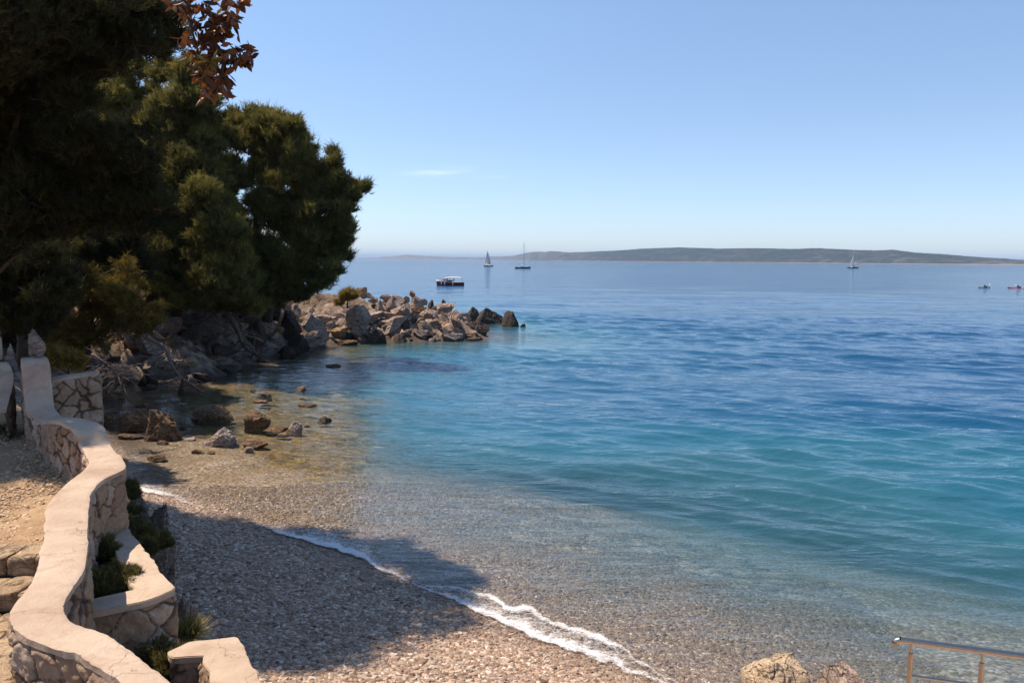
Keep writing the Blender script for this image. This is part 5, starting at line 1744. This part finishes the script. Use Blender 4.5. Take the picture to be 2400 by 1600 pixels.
# people: one continuous skinned body from a short skeleton
def person(label, loc, pts, edges, radii, shirt, rz=0, group=None, skin_head=True):
    me = bpy.data.meshes.new("person")
    me.from_pydata(pts, edges, [])
    o = bpy.data.objects.new("person", me)
    COL.objects.link(o)
    o.location = loc
    o.rotation_euler = (0, 0, rz)
    sk = o.modifiers.new("skin", 'SKIN')
    for i, r in enumerate(radii):
        me.skin_vertices[0].data[i].radius = (r, r)
        me.skin_vertices[0].data[i].use_root = (i == 0)
    sb = o.modifiers.new("round", 'SUBSURF'); sb.levels = 1; sb.render_levels = 2
    me.materials.append(shirt)
    return tag(o, label, "person", group)


def seated(arms):
    """seated figure, +x forward, origin at the seat"""
    pts = [(0, 0, .10), (-.02, 0, .32), (0, 0, .52), (.02, 0, .61), (.03, 0, .70), (.05, 0, .82),
           (0, .19, .50), (.16, .27, .32), (.36, .22, .36), (0, -.19, .50), (.16, -.27, .32), (.36, -.22, .36),
           (.22, .11, .13), (.5, .13, .30), (.78, .11, .06), (.22, -.11, .13), (.5, -.13, .30), (.78, -.11, .06)]
    if arms == 'paddle':
        pts[7], pts[8] = (.2, .3, .36), (.42, .30, .46)
        pts[10], pts[11] = (.2, -.3, .34), (.42, -.26, .34)
    ed = [(0, 1), (1, 2), (2, 3), (3, 4), (4, 5), (2, 6), (6, 7), (7, 8), (2, 9), (9, 10), (10, 11), (0, 12), (12, 13), (13, 14), (0, 15), (15, 16), (16, 17)]
    ra = [.16, .15, .15, .06, .09, .085, .075, .05, .035, .075, .05, .035, .09, .07, .05, .09, .07, .05]
    return pts, ed, ra


# wooden excursion boat
Lm = dist_len(1056, 669.5, 64)
mb = boat_root("motor_boat", "small red wooden motor boat with white bow rail and white sun awning, crossing left", "motor boat", 1056, 669.0, math.radians(184))
rows_ = add_hull(mb, Lm, Lm * .36, Lm * .125, .3, M_RED, simple("deck_wood", (.30, .19, .11), .6), bow=1.35, stern=.95, trans=.85, rail=(.045, M_WHITE), rake=.06)
f = Lm * .125
b = MB()
for s in (-1, 1):
    b.grid([[(r[6 + 6 * s][0], r[6 + 6 * s][1] * 1.012, r[6 + 6 * s][2] + .01), (r[6 + 6 * s][0], r[6 + 6 * s][1] * 1.0, r[6 + 6 * s][2] + .26 * smooth(.45, .7, i / 17.))] for i, r in enumerate(rows_) if i >= 11])
o = b.build("bulwark", M_WHITE, mb); m = o.modifiers.new("board_thickness", 'SOLIDIFY'); m.thickness = .05
b = MB()
for s in (-1, 1):
    r_row = [r[6 + 6 * s] for r in rows_]
    b.tube([(q[0], q[1], q[2] + .55) for q in r_row[10:]], .022, 4)
    for q in r_row[10::2]: b.tube([(q[0], q[1], q[2]), (q[0], q[1], q[2] + .55)], .018, 4)
b.build("bow_rail", M_ALU, mb)
b = MB()
b.grid([[(x * Lm, y * Lm, f + z * Lm) for x, y, z in sec] for sec in [
    [(-.06, .12, -.02), (-.05, .11, .075), (-.05, -.11, .075), (-.06, -.12, -.02)], [(.2, .11, -.01), (.17, .10, .075), (.17, -.10, .075), (.2, -.11, -.01)], [(.28, .07, 0), (.27, .06, .012), (.27, -.06, .012), (.28, -.07, 0)]]])
b.box((-.055 * Lm, 0, f + .028 * Lm), (.02, .235 * Lm, .095 * Lm))
cb = b.build("cabin", simple("varnished_wood", (.26, .12, .055), .35, var=.3), mb)
b = MB()
for s in (-1, 1): b.box((.06 * Lm, s * .116 * Lm, f + .045 * Lm), (.16 * Lm, .012 * Lm, .03 * Lm))
b.build("window_strip", M_GLASSD, cb)
b = MB()
b.box((.035 * Lm, 0, f + .125 * Lm), (.025, .19 * Lm, .09 * Lm), ry=-.18)
b.build("windscreen", M_GLASSD, mb)
b = MB()
nA = 9
b.grid([[(x * Lm, y * Lm, f + (.195 - .25 * y * y * 4 - .03 * ((x + .15) / .33) ** 4 + .012 * (x)) * Lm) for y in np.linspace(-.15, .15, 7)] for x in np.linspace(-.47, .22, nA)])
o = b.build("awning", simple("cream_canvas", (.60, .57, .50), .8, var=.06), mb); m = o.modifiers.new("cloth_thickness", 'SOLIDIFY'); m.thickness = .06
for (x0, y0, x1, y1) in ((-.43, .15, -.40, .14), (-.43, -.15, -.40, -.14), (.03, .12, .01, .13), (.03, -.12, .01, -.13), (.16, .10, .2, .12), (.16, -.10, .2, -.12)):
    b = MB(); b.tube([(x0 * Lm, y0 * Lm, f - .02), (x1 * Lm, y1 * Lm, f + .185 * Lm)], .03, 6); b.build("awning_post", M_BLACK, mb)
for (x0, s) in ((.33, 1), (.21, 1), (-.06, 1), (.33, -1), (.21, -1), (-.06, -1)):
    k = min(17, max(0, int((x0 + .5) * 17)))
    q = rows_[k][6 + 6 * s]
    b = MB(); b.tube([(q[0], q[1] * 1.05 + s * .05, q[2] - .05 + z) for z in (-.62, -.58, -.35, -.12, -.08)], [.03, .08, .09, .08, .03], 8)
    b.tube([(q[0], q[1] * 1.03 + s * .05, q[2] - .14), (q[0], q[1], q[2] + .05)], .012, 4)
    b.build("fender", M_WHITE, mb)
c_, s_ = math.cos(math.radians(184)), math.sin(math.radians(184))
def on_boat(x, y, z):
    return (mb.location[0] + c_ * x - s_ * y, mb.location[1] + s_ * x + c_ * y, z)
pp_, ee_, ra_ = seated('lap')
person("person in dark clothing seated on the cabin top of the red motor boat", on_boat(.10 * Lm, .03 * Lm, f + .075 * Lm), pp_, ee_, ra_, M_SHIRT, math.radians(184))
person("person in a pale pink top seated near the bow of the red motor boat", on_boat(.25 * Lm, -.03 * Lm, f + .02 * Lm), pp_, ee_, ra_, M_SKIN, math.radians(100))
person("person at the back of the red motor boat under the awning", on_boat(-.13 * Lm, .02 * Lm, f + .0 * Lm + .1), pp_, ee_, ra_, M_SHIRT, math.radians(184))


def kayak(px, py, w_, heading, mat, label):
    L = dist_len(px, py, w_)
    r = boat_root("kayak", label, "kayak", px, py, heading)
    b = MB()
    rows2 = []
    for i in range(19):
        t = i / 18 * 2 - 1
        hw = .31 * (1 - abs(t) ** 2.2) + .012
        zt_ = .20 + .10 * abs(t) ** 3
        rows2.append([(t * L / 2, hw * math.cos(a), (zt_ if math.sin(a) > 0 else .16) * math.sin(a) * (1 if math.sin(a) < 0 else 1)) for a in np.linspace(0, 2 * math.pi, 13)])
    b.grid(rows2)
    b.build("hull", mat, r)
    b = MB()
    ring = [(-.05 + .42 * math.cos(a), .24 * math.sin(a), .215) for a in np.linspace(0, 2 * math.pi, 17)]
    b.tube(ring, .03, 6); b.build("cockpit_rim", M_BLACK, r)
    return r


def paddler(kr, label, shirt, plabel, tilt):
    hd = kr.rotation_euler[2]
    pp_, ee_, ra_ = seated('paddle')
    person(label, (kr.location[0], kr.location[1], .06), pp_, ee_, ra_, shirt, hd)
    pd = empty("paddle", (kr.location[0] + .42 * math.cos(hd), kr.location[1] + .42 * math.sin(hd), .46), plabel, "paddle", rz=hd)
    pd["_local"] = 1
    b = MB(); b.tube([(.03, -1.0, -tilt), (.03, 1.0, tilt)], .02, 6); b.build("shaft", M_BLACK, pd)
    for s in (-1, 1):
        b = MB(); b.box((.03, s * 1.17, s * tilt * 1.17), (.035, .40, .16)); b.build("blade", M_WHITE, pd)


k1 = kayak(2307, 674.5, 29, math.radians(8), M_KAYG, "short dark olive kayak on the open water near the right edge")
paddler(k1, "person in dark clothing paddling the dark olive kayak", M_SHIRT, "double bladed paddle held by the person in the olive kayak", -.38)
k2 = kayak(2385, 675, 50, math.radians(6), M_KAYR, "long red and white kayak cut by the right edge")
paddler(k2, "person in dark clothing paddling the long red kayak at the right edge", M_SHIRT, "double bladed paddle held by the person in the red kayak", .25)
b = MB(); b.box((.9, 0, .255), (1.3, .16, .02)); b.build("deck_stripe", M_WHITE, k2)
# tiny speedboat far off
Ls = dist_len(2137, 622.4, 7)
sbt = boat_root("speedboat", "tiny white speedboat close under the island shore, barely visible", "motor boat", 2137, 622.4, math.radians(10))
add_hull(sbt, Ls, Ls * .3, Ls * .13, .2, M_WHITE, M_WHITE)
b = MB(); b.box((0.02 * Ls, 0, Ls * .17), (Ls * .2, Ls * .2, Ls * .10), ry=.1); b.build("windscreen", M_GLASSD, sbt)

# ------------------------------------------------------------------ handrail over the water
hr = empty("handrail", tuple(P(2133, 1600, 2.4)), "polished metal handrail with two posts, cut by the lower right corner", "handrail")
A, B_, ZR = P(2104, 1498, 3.0), P(2400, 1537, 3.0), 3.0
dr = unit(B_ - A)
b = MB()
b.tube(catmull([A + np.array([0, 0, -.05]) - dr * .012, A - dr * .015 + np.array([0, 0, -.02]), A + dr * .02, A + dr * .06, A + dr * .5, A + dr * 2.2], 4), .0265, 14)
b.build("rail", M_STEEL, hr)
b = MB()
mlow = np.array([0, 0, -.285])
b.tube([A + dr * .10 + mlow, A + dr * 2.2 + mlow], .012, 10)
b.build("lower_rail", M_STEEL, hr)
for k in range(4):
    t = .10 + .505 * k
    b = MB()
    q = A + dr * t
    b.tube([(q[0], q[1], 1.99), (q[0], q[1], 2.9)], .019, 12)
    b.tube([(q[0], q[1], 2.9), (q[0], q[1], 2.985)], .010, 8)
    b.tube([(q[0], q[1], 2.885), (q[0], q[1], 2.903)], .0215, 12)
    b.tube([(q[0], q[1], 1.985), (q[0], q[1], 1.998)], .05, 14)
    b.build("post", M_STEEL, hr)
ld = empty("concrete_landing", (4.5, 5.6, 0), "concrete landing below the handrail at the lower right corner", "landing")
v, f = rough_block((4.9, 5.35, .95), (4.2, 2.1, 2.07), 77, .02, 16, rz=math.atan2(dr[1], dr[0]))
mesh_np("slab", v, f, M_CONC, ld, sharp=math.radians(50))
